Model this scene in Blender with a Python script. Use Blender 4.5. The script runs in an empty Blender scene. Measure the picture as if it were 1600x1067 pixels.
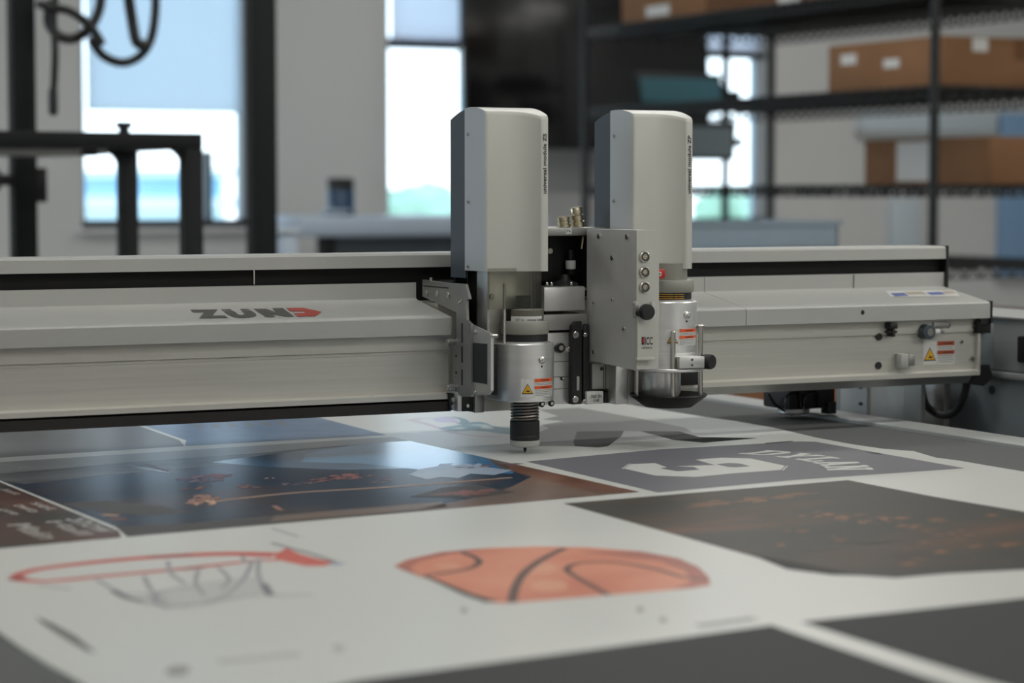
import bpy, math, random
from mathutils import Vector, Matrix
random.seed(7)
S = bpy.context.scene
COL = S.collection
PI = math.pi

# ---------------------------------------------------------------- camera
# world: x runs along the gantry beam, y away from the front edge, z up; the cutting bed is z = 0, the floor z = -0.9
F = 3600.0
PITCH = math.atan(233.5 / F)
YAW = math.radians(27.0)
CAM = Vector((-1.0648, -2.0613, 0.264))
FWD = Vector((math.sin(YAW), math.cos(YAW), 0))
RGT = Vector((math.cos(YAW), -math.sin(YAW), 0))
cd = bpy.data.cameras.new('camera')
cd.sensor_width = 36.0
cd.lens = F * 36.0 / 1600.0
cd.clip_start = 0.05
cd.clip_end = 300
cam = bpy.data.objects.new('camera', cd)
COL.objects.link(cam)
cam.location = CAM
cam.rotation_euler = (PI / 2 - PITCH, 0, -YAW)
S.camera = cam
cd.dof.use_dof = True
cd.dof.focus_distance = 2.33
cd.dof.aperture_fstop = 5.2
cd.dof.aperture_blades = 9

S.view_settings.view_transform = 'Standard'
S.view_settings.look = 'None'
S.view_settings.gamma = 1.0
S.view_settings.exposure = 0.0
S.view_settings.use_curve_mapping = False

# ---------------------------------------------------------------- daylight
W = bpy.data.worlds.new('sky')
S.world = W
W.use_nodes = True
nt = W.node_tree
nt.nodes.clear()
wo = nt.nodes.new('ShaderNodeOutputWorld')
wb = nt.nodes.new('ShaderNodeBackground')
tc = nt.nodes.new('ShaderNodeTexCoord')
sx = nt.nodes.new('ShaderNodeSeparateXYZ')
cr = nt.nodes.new('ShaderNodeValToRGB')
cr.color_ramp.elements[0].position = 0.0
cr.color_ramp.elements[0].color = (0.86, 0.95, 1.0, 1)
cr.color_ramp.elements[1].position = 0.35
cr.color_ramp.elements[1].color = (0.50, 0.72, 1.0, 1)
nt.links.new(tc.outputs['Generated'], sx.inputs[0])
nt.links.new(sx.outputs['Z'], cr.inputs[0])
nt.links.new(cr.outputs[0], wb.inputs[0])
wb.inputs[1].default_value = 3.4
nt.links.new(wb.outputs[0], wo.inputs[0])

def area_light(name, loc, rot, sx_, sy_, power, color):
    l = bpy.data.lights.new(name, 'AREA')
    l.shape = 'RECTANGLE'
    l.size = sx_; l.size_y = sy_; l.energy = power; l.color = color
    o = bpy.data.objects.new(name, l)
    o.location = loc; o.rotation_euler = rot
    COL.objects.link(o)
    return o
LAMPS = [(-2.6, -2.6), (-0.2, -2.6), (2.2, -2.6), (-2.6, -0.4), (-0.2, -0.4), (2.2, -0.4), (5.2, -0.4), (5.2, -2.6), (-2.2, -4.0), (0.6, -4.0), (3.4, -4.0), (-1.5, 2.6), (1.6, 2.6), (4.4, 2.6), (-1.0, 4.6), (3.4, 4.6)]  # lamps by the front wall are added, unseen, to brighten the metal parts
LAMP_POWER = 13.5
CEIL = 2.2

# ---------------------------------------------------------------- helpers
def ray(px, py):
    a = math.atan2(py - 533.5, F)
    v = FWD * (math.cos(PITCH) * F - math.sin(PITCH) * (py - 533.5)) + RGT * (px - 800.0) \
        + Vector((0, 0, 1)) * (-math.sin(PITCH) * F - math.cos(PITCH) * (py - 533.5))
    return v
def hit(px, py, n, d):
    v = ray(px, py); n = Vector(n)
    return CAM + v * ((d - n.dot(CAM)) / n.dot(v))
def T(px, py, z=0.0): return hit(px, py, (0, 0, 1), z)
def AY(px, py, y): return hit(px, py, (0, 1, 0), y)
def AX(px, py, x): return hit(px, py, (1, 0, 0), x)

def mat(name, col, rough=0.5, metal=0.0, noise=0.0, nscale=40.0, bump=0.0, bscale=400.0, trans=0.0, coat=0.0, spec=0.5, stretch=None):
    m = bpy.data.materials.new(name)
    m.use_nodes = True
    t = m.node_tree
    b = t.nodes['Principled BSDF']
    b.inputs['Base Color'].default_value = (*col, 1)
    b.inputs['Roughness'].default_value = rough
    b.inputs['Metallic'].default_value = metal
    b.inputs['Specular IOR Level'].default_value = spec
    if coat: b.inputs['Coat Weight'].default_value = coat
    if trans: b.inputs['Transmission Weight'].default_value = trans
    if noise or bump:
        co = t.nodes.new('ShaderNodeTexCoord')
        mp = t.nodes.new('ShaderNodeMapping')
        if stretch: mp.inputs['Scale'].default_value = stretch
        t.links.new(co.outputs['Object'], mp.inputs[0])
    if noise:
        n = t.nodes.new('ShaderNodeTexNoise'); n.inputs['Scale'].default_value = nscale; n.inputs['Detail'].default_value = 5
        t.links.new(mp.outputs[0], n.inputs['Vector'])
        r = t.nodes.new('ShaderNodeValToRGB')
        r.color_ramp.elements[0].position = 0.3; r.color_ramp.elements[1].position = 0.7
        r.color_ramp.elements[0].color = (*[max(0, c * (1 - noise)) for c in col], 1)
        r.color_ramp.elements[1].color = (*[min(1, c * (1 + noise)) for c in col], 1)
        t.links.new(n.outputs[0], r.inputs[0]); t.links.new(r.outputs[0], b.inputs['Base Color'])
    if bump:
        n = t.nodes.new('ShaderNodeTexNoise'); n.inputs['Scale'].default_value = bscale; n.inputs['Detail'].default_value = 4
        t.links.new(mp.outputs[0], n.inputs['Vector'])
        bp = t.nodes.new('ShaderNodeBump'); bp.inputs['Strength'].default_value = bump; bp.inputs['Distance'].default_value = 0.001
        t.links.new(n.outputs[0], bp.inputs['Height']); t.links.new(bp.outputs[0], b.inputs['Normal'])
    return m

def clear_mat(name, tint, refl=0.08, rough=0.02, haze=0.0, hazecol=(.5, .5, .5)):
    """thin clear sheet: lets light straight through, with a weak glossy reflection"""
    m = bpy.data.materials.new(name); m.use_nodes = True
    t = m.node_tree; t.nodes.clear()
    o = t.nodes.new('ShaderNodeOutputMaterial'); a = t.nodes.new('ShaderNodeBsdfTransparent')
    g = t.nodes.new('ShaderNodeBsdfGlossy'); mx = t.nodes.new('ShaderNodeMixShader')
    a.inputs[0].default_value = (*tint, 1); g.inputs['Roughness'].default_value = rough
    fr = t.nodes.new('ShaderNodeFresnel'); fr.inputs[0].default_value = 1.0 + refl * 5
    t.links.new(fr.outputs[0], mx.inputs[0]); t.links.new(a.outputs[0], mx.inputs[1]); t.links.new(g.outputs[0], mx.inputs[2])
    last = mx
    if haze:
        d = t.nodes.new('ShaderNodeBsdfDiffuse'); d.inputs[0].default_value = (*hazecol, 1)
        m2 = t.nodes.new('ShaderNodeMixShader'); m2.inputs[0].default_value = haze
        t.links.new(mx.outputs[0], m2.inputs[1]); t.links.new(d.outputs[0], m2.inputs[2]); last = m2
    t.links.new(last.outputs[0], o.inputs[0])
    return m

def translucent_mat(name, col, k=0.8, sheer=.3):
    m = bpy.data.materials.new(name); m.use_nodes = True
    t = m.node_tree; t.nodes.clear()
    o = t.nodes.new('ShaderNodeOutputMaterial'); a = t.nodes.new('ShaderNodeBsdfTranslucent'); d = t.nodes.new('ShaderNodeBsdfDiffuse')
    a.inputs[0].default_value = (*col, 1); d.inputs[0].default_value = (*col, 1)
    mx = t.nodes.new('ShaderNodeMixShader'); mx.inputs[0].default_value = 1 - k
    t.links.new(a.outputs[0], mx.inputs[1]); t.links.new(d.outputs[0], mx.inputs[2])
    tr = t.nodes.new('ShaderNodeBsdfTransparent'); tr.inputs[0].default_value = (*col, 1)
    m2 = t.nodes.new('ShaderNodeMixShader'); m2.inputs[0].default_value = sheer
    t.links.new(mx.outputs[0], m2.inputs[1]); t.links.new(tr.outputs[0], m2.inputs[2]); t.links.new(m2.outputs[0], o.inputs[0])
    return m

def emit_mat(name, col, s):
    m = bpy.data.materials.new(name); m.use_nodes = True
    b = m.node_tree.nodes['Principled BSDF']
    b.inputs['Base Color'].default_value = (.8, .8, .8, 1)
    b.inputs['Emission Color'].default_value = (*col, 1); b.inputs['Emission Strength'].default_value = s
    return m

M = dict(
    cover=mat('light grey painted cover', (.42, .425, .405), .42, bump=.12, bscale=900),
    shell=mat('pale grey module shell', (.52, .52, .475), .36, bump=.08, bscale=1200),
    shellbluelit=mat('grey shell side with painted window light', (.50, .525, .54), .42, bump=.08, bscale=1200),  # module shell colour with blue window light mixed in
    slate=mat('slate blue grey panel', (.058, .076, .092), .38),
    profile=mat('anodised beam profile', (.56, .55, .50), .42, .3, noise=.05, nscale=6, stretch=(1, 1, 60)),
    alu=mat('satin aluminium', (.66, .66, .65), .34, .8, noise=.05, nscale=30, stretch=(1, 1, .1)),
    turned=mat('turned aluminium', (.80, .80, .79), .34, .85, noise=.04, nscale=60, stretch=(.2, .2, 3)),
    plate=mat('grey anodised plate', (.36, .36, .345), .42, .7, noise=.06, nscale=50),
    boxside=mat('brushed box side', (.62, .62, .61), .42, .3, noise=.04, nscale=30),
    steel=mat('polished steel', (.62, .60, .56), .22, 1.0),
    brass=mat('nickel plated brass', (.62, .55, .40), .25, 1.0),
    cream=mat('cream plastic', (.27, .27, .235), .45),
    sheetmetal=mat('brushed sheet metal', (.74, .72, .66), .38, .6, noise=.05, nscale=30),
    springsteel=mat('spring steel', (.30, .27, .24), .3, 1.0), dish=mat('black dish plastic', (.006, .006, .006), .45, spec=.3),
    knobgrey=mat('charcoal knob plastic', (.022, .026, .032), .5),
    taupe=mat('taupe plastic', (.13, .125, .10), .45),
    black=mat('black rubber', (.012, .012, .013), .55),
    blackgloss=mat('black gloss', (.008, .008, .009), .18),
    blackmetal=mat('black anodised metal', (.014, .014, .015), .35, .3),
    slot=mat('black cable slot', (.006, .006, .006), .8),
    brownblack=mat('dark brush strip', (.020, .016, .013), .7, bump=.5, bscale=900),
    felt=mat('grey felt bed', (.115, .12, .117), .95, noise=.25, nscale=900, bump=.6, bscale=1500),
    rail=mat('pale painted rail', (.36, .37, .36), .5),
    sidepanel=mat('blue grey side panel', (.18, .205, .22), .5),
    ledge=mat('grey side ledge', (.36, .38, .385), .5),
    paper=mat('white print board', (.62, .63, .60), .30, spec=.4),
    ink=mat('black ink', (.02, .02, .022), .5),
    ink2=mat('dark grey ink', (.09, .09, .085), .5),
    ink3=mat('faint grey ink', (.30, .30, .29), .5),
    ink4=mat('very faint grey ink', (.46, .46, .44), .5),
    label=mat('white label', (.68, .68, .66), .45),
    orange=mat('orange label', (.75, .10, .015), .5),
    rust=mat('dark orange label', (.40, .075, .03), .5),
    yellow=mat('yellow label', (.80, .42, .01), .5),
    red=mat('red plastic', (.50, .012, .012), .4),
    logored=mat('red logo', (.42, .07, .055), .45),
    blueink=mat('blue ink', (.12, .16, .38), .5),
    tanink=mat('tan ink', (.46, .40, .32), .5),
    card=mat('brown cardboard', (.25, .125, .058), .85, noise=.10, nscale=6),
    card2=mat('dark brown cardboard', (.17, .075, .030), .85, noise=.10, nscale=6),
    wire=mat('black wire shelf', (.012, .013, .014), .4, .2),
    post=mat('black steel', (.006, .008, .009), .55, spec=.3),
    wall=mat('light grey wall paint', (.56, .565, .56), .8, noise=.02, nscale=3),
    whitewall=mat('white wall paint', (.78, .78, .76), .8),
    floor=mat('grey concrete floor', (.30, .295, .28), .6, noise=.15, nscale=2),
    ceil=mat('white ceiling', (.70, .70, .68), .9),
    frame=mat('dark window frame', (.045, .055, .065), .45),
    jamb=mat('grey window frame', (.40, .44, .47), .45),
    glass=clear_mat('window glass', (.93, .96, .97)),
    plexi=clear_mat('smoked clear cover', (.88, .88, .85), .09, .03, haze=.03, hazecol=(.55, .54, .46)),
    tint=clear_mat('tinted window', (.10, .12, .14), .10, .05, haze=.25, hazecol=(.10, .12, .14)),
    blind=translucent_mat('roller blind fabric', (.80, .84, .88)),
    blindpale=translucent_mat('pale roller blind', (.88, .88, .92)),
    screen=mat('dark screen', (.004, .004, .005), .16),
    bluegrey=mat('dark teal screen', (.03, .10, .125), .5, spec=.2), screengrey=mat('pale grey screen', (.20, .25, .28), .3),
    desk=mat('pale blue laminate', (.46, .54, .64), .35),
    bluepanel=mat('blue panel', (.20, .34, .52), .6),
    palepanel=mat('pale blue panel', (.50, .57, .62), .6),
    bin=clear_mat('clear blue bin plastic', (.42, .56, .66), .10, .1, haze=.6, hazecol=(.46, .56, .64)),
    jar=mat('dark canister with painted blue highlight', (.03, .07, .13), .2),  # blue highlight of the black body is put into its base colour
    lampon=emit_mat('lamp diffuser', (1.0, .985, .94), 2.6),
    grass=mat('grass', (.50, .58, .48), .95, noise=.3, nscale=2),
    leaf=mat('leaves', (.40, .54, .36), .8, noise=.35, nscale=1.2),
    bark=mat('bark', (.10, .07, .05), .9),
    facade=mat('pale blue facade', (.34, .55, .74), .7),
    facade2=mat('white facade', (.75, .82, .85), .7),
)

class MB:
    def __init__(s): s.v = []; s.f = []; s.m = []; s.mats = []
    def mi(s, m):
        if m not in s.mats: s.mats.append(m)
        return s.mats.index(m)
    def add(s, vs, fs, m):
        b = len(s.v); k = s.mi(m)
        s.v += [Vector(v) for v in vs]
        s.f += [[i + b for i in f] for f in fs]; s.m += [k] * len(fs)
        return s
    def box(s, x0, x1, y0, y1, z0, z1, m, bev=0.0):
        x0, x1 = sorted((x0, x1)); y0, y1 = sorted((y0, y1)); z0, z1 = sorted((z0, z1))
        b = min(bev, (x1 - x0) * .45, (y1 - y0) * .45, (z1 - z0) * .45)
        if b <= 0:
            vs = [(x, y, z) for z in (z0, z1) for (x, y) in ((x0, y0), (x1, y0), (x1, y1), (x0, y1))]
            return s.add(vs, [(0, 3, 2, 1), (4, 5, 6, 7), (0, 1, 5, 4), (1, 2, 6, 5), (2, 3, 7, 6), (3, 0, 4, 7)], m)
        import bmesh
        bm = bmesh.new(); bmesh.ops.create_cube(bm, size=1)
        for v in bm.verts:
            v.co = Vector(((x0 + x1) / 2 + v.co.x * (x1 - x0), (y0 + y1) / 2 + v.co.y * (y1 - y0), (z0 + z1) / 2 + v.co.z * (z1 - z0)))
        bmesh.ops.bevel(bm, geom=bm.edges[:], offset=b, segments=2, affect='EDGES', profile=.5)
        bm.verts.index_update()
        s.add([v.co.copy() for v in bm.verts], [[v.index for v in f.verts] for f in bm.faces], m)
        bm.free(); return s
    def prism(s, pts, axis, a0, a1, m):
        """pts: 2D outline; axis 'x': (y,z), 'y': (x,z), 'z': (x,y)"""
        n = len(pts)
        def mk(p, a): return (a, p[0], p[1]) if axis == 'x' else (p[0], a, p[1]) if axis == 'y' else (p[0], p[1], a)
        vs = [mk(p, a0) for p in pts] + [mk(p, a1) for p in pts]
        fs = [list(range(n))[::-1], list(range(n, 2 * n))] + [(i, (i + 1) % n, n + (i + 1) % n, n + i) for i in range(n)]
        return s.add(vs, fs, m)
    def flat(s, pts, m):
        return s.add(pts, [list(range(len(pts)))], m)
    def lathe(s, c, prof, m, axis=(0, 0, 1), n=48):
        """prof: (radius, height) pairs from bottom to top along the axis"""
        q = Vector(axis).normalized().to_track_quat('Z', 'Y'); c = Vector(c)
        vs = []; fs = []; k = len(prof)
        for (r, h) in prof:
            for i in range(n):
                a = 2 * PI * i / n
                vs.append(c + q @ Vector((max(r, 1e-5) * math.cos(a), max(r, 1e-5) * math.sin(a), h)))
        for j in range(k - 1):
            for i in range(n):
                fs.append((j * n + i, j * n + (i + 1) % n, (j + 1) * n + (i + 1) % n, (j + 1) * n + i))
        fs.append(list(range(n))[::-1]); fs.append([(k - 1) * n + i for i in range(n)])
        return s.add(vs, fs, m)
    def cyl(s, c, r, h, m, axis=(0, 0, 1), n=32, bev=0.0):
        b = min(bev, r * .4, h * .4)
        p = [(r, 0), (r, h)] if b <= 0 else [(r - b, 0), (r, b), (r, h - b), (r - b, h)]
        return s.lathe(c, p, m, axis, n)
    def tube(s, pts, r, m, n=10):
        pts = [Vector(p) for p in pts]; vs = []; fs = []
        up = None
        for i, p in enumerate(pts):
            t = (pts[min(i + 1, len(pts) - 1)] - pts[max(i - 1, 0)]).normalized()
            if up is None: up = t.orthogonal().normalized()
            up = (up - t * up.dot(t)).normalized(); w = t.cross(up)
            for k in range(n):
                a = 2 * PI * k / n
                vs.append(p + (up * math.cos(a) + w * math.sin(a)) * r)
        for i in range(len(pts) - 1):
            for k in range(n):
                fs.append((i * n + k, i * n + (k + 1) % n, (i + 1) * n + (k + 1) % n, (i + 1) * n + k))
        fs.append(list(range(n))[::-1]); fs.append([(len(pts) - 1) * n + k for k in range(n)])
        return s.add(vs, fs, m)
    def build(s, name, parent=None, off=(0, 0, 0), sharp=32):
        me = bpy.data.meshes.new(name)
        o_ = Vector(off)
        me.from_pydata([v - o_ for v in s.v], [], s.f); me.update()
        for m in s.mats: me.materials.append(m)
        me.polygons.foreach_set('material_index', s.m)
        import bmesh
        bm = bmesh.new(); bm.from_mesh(me)
        if not getattr(s, 'keep', False): bmesh.ops.recalc_face_normals(bm, faces=bm.faces)
        bm.to_mesh(me); bm.free()
        me.polygons.foreach_set('use_smooth', [True] * len(me.polygons))
        try: me.set_sharp_from_angle(angle=math.radians(sharp))
        except Exception: pass
        o = bpy.data.objects.new(name, me); COL.objects.link(o)
        if parent is not None: o.parent = parent
        else: o.location = o_
        return o

def smooth_path(pts, k=8):
    pts = [Vector(p) for p in pts]; out = []
    P = [pts[0]] + pts + [pts[-1]]
    for i in range(1, len(P) - 2):
        for j in range(k):
            t = j / k; a, b, c, d = P[i - 1], P[i], P[i + 1], P[i + 2]
            out.append(.5 * ((2 * b) + (c - a) * t + (2 * a - 5 * b + 4 * c - d) * t * t + (3 * b - a - 3 * c + d) * t ** 3))
    out.append(pts[-1]); return out

def thing(name, label, cat, group=None, loc=(0, 0, 0)):
    o = bpy.data.objects.new(name, None); COL.objects.link(o); o.empty_display_size = .05
    o.location = loc
    o['label'] = label; o['category'] = cat
    if group: o['group'] = group
    return o
def tag(o, label, cat, group=None):
    o['label'] = label; o['category'] = cat
    if group: o['group'] = group
    return o
def struct(o): o['kind'] = 'structure'; return o
def stuff(o): o['kind'] = 'stuff'; return o

_tc = {}
def text_geo(s, bold=0.0):
    """flat triangles of a line of type, one unit tall, starting at x = 0"""
    if (s, bold) in _tc: return _tc[(s, bold)]
    cu = bpy.data.curves.new('t', 'FONT'); cu.body = s; cu.size = 1.0; cu.offset = bold; cu.resolution_u = 3
    o = bpy.data.objects.new('t', cu); COL.objects.link(o)
    dg = bpy.context.evaluated_depsgraph_get(); dg.update()
    me = bpy.data.meshes.new_from_object(o.evaluated_get(dg))
    vs = [(v.co.x, v.co.y) for v in me.vertices]; fs = [list(p.vertices) for p in me.polygons]
    bpy.data.objects.remove(o); bpy.data.meshes.remove(me); bpy.data.curves.remove(cu)
    x0 = min(v[0] for v in vs); vs = [(x - x0, y) for x, y in vs]
    _tc[(s, bold)] = (vs, fs, max(v[0] for v in vs)); return _tc[(s, bold)]
def add_text(mb, s, m, org, du, dv, length=None, height=None, bold=0.0, fn=None):
    """type from org along du, letters standing along dv"""
    vs, fs, w = text_geo(s, bold)
    h = .73
    ku = (length / w) if length else height / h
    kv = (height / h) if height else ku
    if fn: pts = [fn(x * ku, y * kv) for x, y in vs]
    else: pts = [Vector(org) + Vector(du) * (x * ku) + Vector(dv) * (y * kv) for x, y in vs]
    mb.add(pts, fs, m)

# ---------------------------------------------------------------- room
XL, XR, YF, YB, ZF = -4.6, 6.6, -4.6, 6.0, -0.9
struct(MB().box(XL, XR, YF, YB, ZF - .1, ZF, M['floor']).build('floor'))
struct(MB().box(XL, XR, YF, YB, CEIL, CEIL + .1, M['ceil']).build('ceiling'))
# left wall with an unseen window added to throw cool light on left-facing sides
LW = (1.2, 5.2, -.05, 1.75)
struct(MB().box(XL - .1, XL, YF, LW[0], ZF, CEIL, M['wall']).box(XL - .1, XL, LW[1], YB, ZF, CEIL, M['wall']).box(XL - .1, XL, LW[0], LW[1], ZF, LW[2], M['wall']).box(XL - .1, XL, LW[0], LW[1], LW[3], CEIL, M['wall']).build('wall_left'))
w4 = struct(bpy.data.objects.new('window_4', None)); COL.objects.link(w4)
wf = MB()
for yy in (LW[0], (LW[0] + LW[1]) / 2, LW[1] - .04): wf.box(XL - .08, XL - .03, yy, yy + .04, LW[2], LW[3], M['jamb'])
for zz in (LW[2], LW[3] - .04): wf.box(XL - .08, XL - .03, LW[0], LW[1], zz, zz + .04, M['jamb'])
wf.build('window_frame', w4)
MB().box(XL - .057, XL - .053, LW[0] + .02, LW[1] - .02, LW[2] + .02, LW[3] - .02, M['glass']).build('pane', w4)
struct(MB().box(XR, XR + .1, YF, YB, ZF, CEIL, M['wall']).build('wall_right'))
struct(MB().box(XL, XR, YF - .1, YF, ZF, CEIL, M['whitewall']).build('wall_front'))
# openings of the far wall, read at the plane of its inner face
def wx(px): return AY(px, 300, YB).x
def wz(px, py): return AY(px, py, YB).z
OPEN = [(wx(128), wx(398), wz(250, 356), 1.75), (wx(606), wx(748), wz(665, 352), 1.75), (wx(1052), wx(1204), wz(1150, 352), 1.75)]
wb_ = MB()
xs = [XL]
for (a, b, z0, z1) in OPEN:
    wb_.box(xs[-1], a, YB, YB + .16, ZF, CEIL, M['wall'])
    wb_.box(a, b, YB, YB + .16, ZF, z0, M['wall']); wb_.box(a, b, YB, YB + .16, z1, CEIL, M['wall'])
    xs.append(b)
wb_.box(xs[-1], XR, YB, YB + .16, ZF, CEIL, M['wall'])
struct(wb_.build('wall_back'))
struct(MB().box(XL, XR, YB - .015, YB, ZF, ZF + .1, M['frame'], .004).build('baseboard_back'))
tr_z = wz(665, 67)
for i, (a, b, z0, z1) in enumerate(OPEN):
    w = struct(thing('window_%d' % (i + 1), 'x', 'x'))
    del w['label']; del w['category']
    f = MB(); e = .03
    f.box(a, a + e, YB + .06, YB + .12, z0, z1, M['jamb']); f.box(b - e, b, YB + .06, YB + .12, z0, z1, M['jamb'])
    f.box(a, b, YB + .06, YB + .12, z0, z0 + e, M['frame']); f.box(a, b, YB + .06, YB + .12, z1 - e, z1, M['jamb'])
    if i > 0: f.box(a, b, YB + .05, YB + .12, tr_z - .018, tr_z + .018, M['frame'])
    if i == 0: f.box(b - .17, b - .145, YB + .05, YB + .12, z0, wz(250, 235), M['frame'])
    f.build('window_frame', w)
    MB().box(a + e, b - e, YB + .088, YB + .092, z0 + e, z1 - e, M['glass']).build('pane', w)
    MB().box(a - .02, b + .02, YB - .03, YB + .06, z0 - .02, z0, M['wall'], .003).build('window_sill', w)
# roller blinds hang in front of the glass
def blind(i, zb, m, label):
    a, b, z0, z1 = OPEN[i]
    t = thing('roller_blind', label, 'blind', 'roller blinds in the far windows')
    MB().box(a + .035, b - .035, YB + .040, YB + .042, zb, z1 - .04, M[m]).build('blind_fabric', t)
    MB().box(a + .035, b - .035, YB + .034, YB + .048, zb - .014, zb, M[m], .003).build('bottom_bar', t)
    MB().cyl((a + .035, YB + .04, z1 - .03), .02, b - a - .07, M['frame'], (1, 0, 0), 16).build('roller', t)
blind(0, wz(250, 168), 'blind', 'blue-lit roller blind half lowered in the wide left window behind the black frame')
blind(1, tr_z + .02, 'blindpale', 'pale roller blind filling the upper pane of the narrow middle window')
blind(2, wz(1160, 76), 'blindpale', 'pale roller blind above the narrow right window behind the wire rack')

# ceiling lamps: fixture + its own light
for i, (x, y) in enumerate(LAMPS):
    place = 'ceiling panel lamp out over the cutting bed area' if y < 1 else 'ceiling panel lamp towards the window wall'
    t = thing('ceiling_lamp', place, 'ceiling lamp', place + 's')
    MB().box(x - .62, x + .62, y - .17, y + .17, CEIL - .05, CEIL, M['rail'], .004).build('housing', t)
    MB().box(x - .60, x + .60, y - .15, y + .15, CEIL - .054, CEIL - .050, M['lampon']).build('diffuser', t)
    area_light('lamp_light', (x, y, CEIL - .06), (0, 0, 0), 1.2, .3, LAMP_POWER * ((.10 if x < -1 else .75 if x < 1 else 1.45) if y < 1 else 1.2), (1.0, .985, .945)).parent = None

# outside: lawn, hedge trees and buildings
struct(MB().box(-60, 90, YB + .2, 140, -2.2, -2.0, M['grass']).build('ground_outside'))
def leafy(x, y, z, r, label):
    import bmesh
    t = thing('tree', label, 'tree', 'trees beyond the middle window')
    bm = bmesh.new(); vs = []; fs = []
    for k in range(7):
        c = Vector((x + random.uniform(-.6, .6) * r, y + random.uniform(-.5, .5) * r, z + random.uniform(-.25, .45) * r)); rr = r * random.uniform(.5, .75)
        mm = bmesh.new(); bmesh.ops.create_icosphere(mm, subdivisions=3, radius=rr)
        for v in mm.verts: v.co = v.co * random.uniform(.88, 1.12) + c
        mm.verts.index_update(); b = len(vs)
        vs += [v.co.copy() for v in mm.verts]; fs += [[v.index + b for v in f.verts] for f in mm.faces]; mm.free()
    bm.free()
    MB().add(vs, fs, M['leaf']).build('foliage', t)
    MB().lathe((x, y, -2.0), [(.3, 0), (.22, 1.2), (.15, z + 2.0)], M['bark'], n=12).build('trunk', t)
for k, (px, Y, zz, r) in enumerate(((604, 42, -.75, 1.0), (650, 56, -.7, 1.2), (730, 42, -.8, 1.0), (1160, 50, -.8, 1.1))):
    p = AY(px, 300, Y)
    leafy(p.x, Y, zz, r, ['green tree at the left of the middle window view', 'green tree in the centre of the middle window view', 'green tree at the right of the middle window view', 'green tree seen through the window behind the rack'][k])
for (p0, p1, top, Y, m, lab) in ((228, 350, 276, 40, 'facade', 'pale blue flat building seen low through the left window'), (128, 178, 292, 54, 'facade2', 'distant white flat building at the left edge of the left window'), (222, 352, 326, 30, 'facade2', 'low white block in front of the pale blue building in the left window')):
    a = AY(p0, top, Y); b = AY(p1, top, Y)
    t = thing('building', lab, 'building')
    MB().box(a.x, b.x, Y, Y + 8, -2.0, a.z, M[m]).build('wall', t)
    MB().box(a.x - .2, b.x + .2, Y - .2, Y + 8.2, a.z, a.z + .15, M['facade2']).build('roof', t)

# ---------------------------------------------------------------- cutting table
tb = thing('cutting_table', 'large flatbed cutting table with grey felt bed and blue grey side panel', 'cutting table')
BX0, BX1, BY0, BY1 = -1.35, .475, -1.75, .56
MB().box(BX0, BX1, BY0, BY1, -.05, 0, M['felt'], .001).build('felt_bed', tb)
MB().box(BX1, BX1 + .05, BY0, BY1, -.05, .004, M['rail'], .002).build('bed_rail', tb)
MB().box(BX0, BX1 + .05, BY1, BY1 + .04, -.05, .003, M['rail'], .002).build('bed_rail', tb)
MB().box(BX0 + .05, BX1 + .04, BY0 + .05, BY1, -.9, -.05, M['sidepanel']).build('base_cabinet', tb)
sp = MB()
SX = .66
sp.box(SX, SX + .12, BY0, .40, -.9, .055, M['sidepanel'], .003)
so = sp.build('side_panel', tb)
MB().box(SX + .004, SX + .12, BY0, .40, .055, .1165, M['ledge'], .002).box(SX - .004, SX + .12, BY0, .40, .047, .055, M['ledge'], .002).box(SX, SX + .12, BY0, .40, .1165, .1195, M['rail'], .001).build('side_ledge', tb)
for (px, py) in ((1472, 602), (1550, 609)):
    p = AX(px, py, SX); MB().cyl((SX - .001, p.y, p.z), .005, .004, M['black'], (1, 0, 0), 20).build('panel_hole', tb)
p = AX(1591, 525, SX); q = AX(1591, 566, SX)
MB().box(SX - .002, SX + .01, p.y - .03, p.y, q.z, p.z, M['black'], .002).build('control_socket', tb)
# stray bits between bed and side panel under the beam
a = T(1316, 652); pl = MB()
p0 = AX(1316, 614, .565); p1 = AX(1358, 614, .565); z0 = -.05
pl.box(.562, .568, p1.y, p0.y, -.05, .045, M['rail'], .001)
for zz in (.010, .030): pl.cyl((.5618, p1.y + .012, zz), .0022, .002, M['black'], (-1, 0, 0), 12)
pl.build('bracket_plate', tb)
p0 = AX(1415, 612, .60); p1 = AX(1443, 612, .60)
MB().box(.597, .603, p1.y, p0.y, -.06, .045, M['rail'], .001).build('upright_plate', tb)
p2 = AX(1358, 612, .63)
MB().box(.63, .64, p1.y, p2.y, -.06, .045, M['plate'], .001).build('end_cover', tb)
cb = [AX(1440, 606, .615), AX(1448, 634, .615), AX(1472, 649, .615), AX(1496, 640, .615), AX(1508, 612, .615), AX(1510, 596, .615)]
MB().tube(smooth_path(cb), .0045, M['black']).build('hose_loop', tb)

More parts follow.
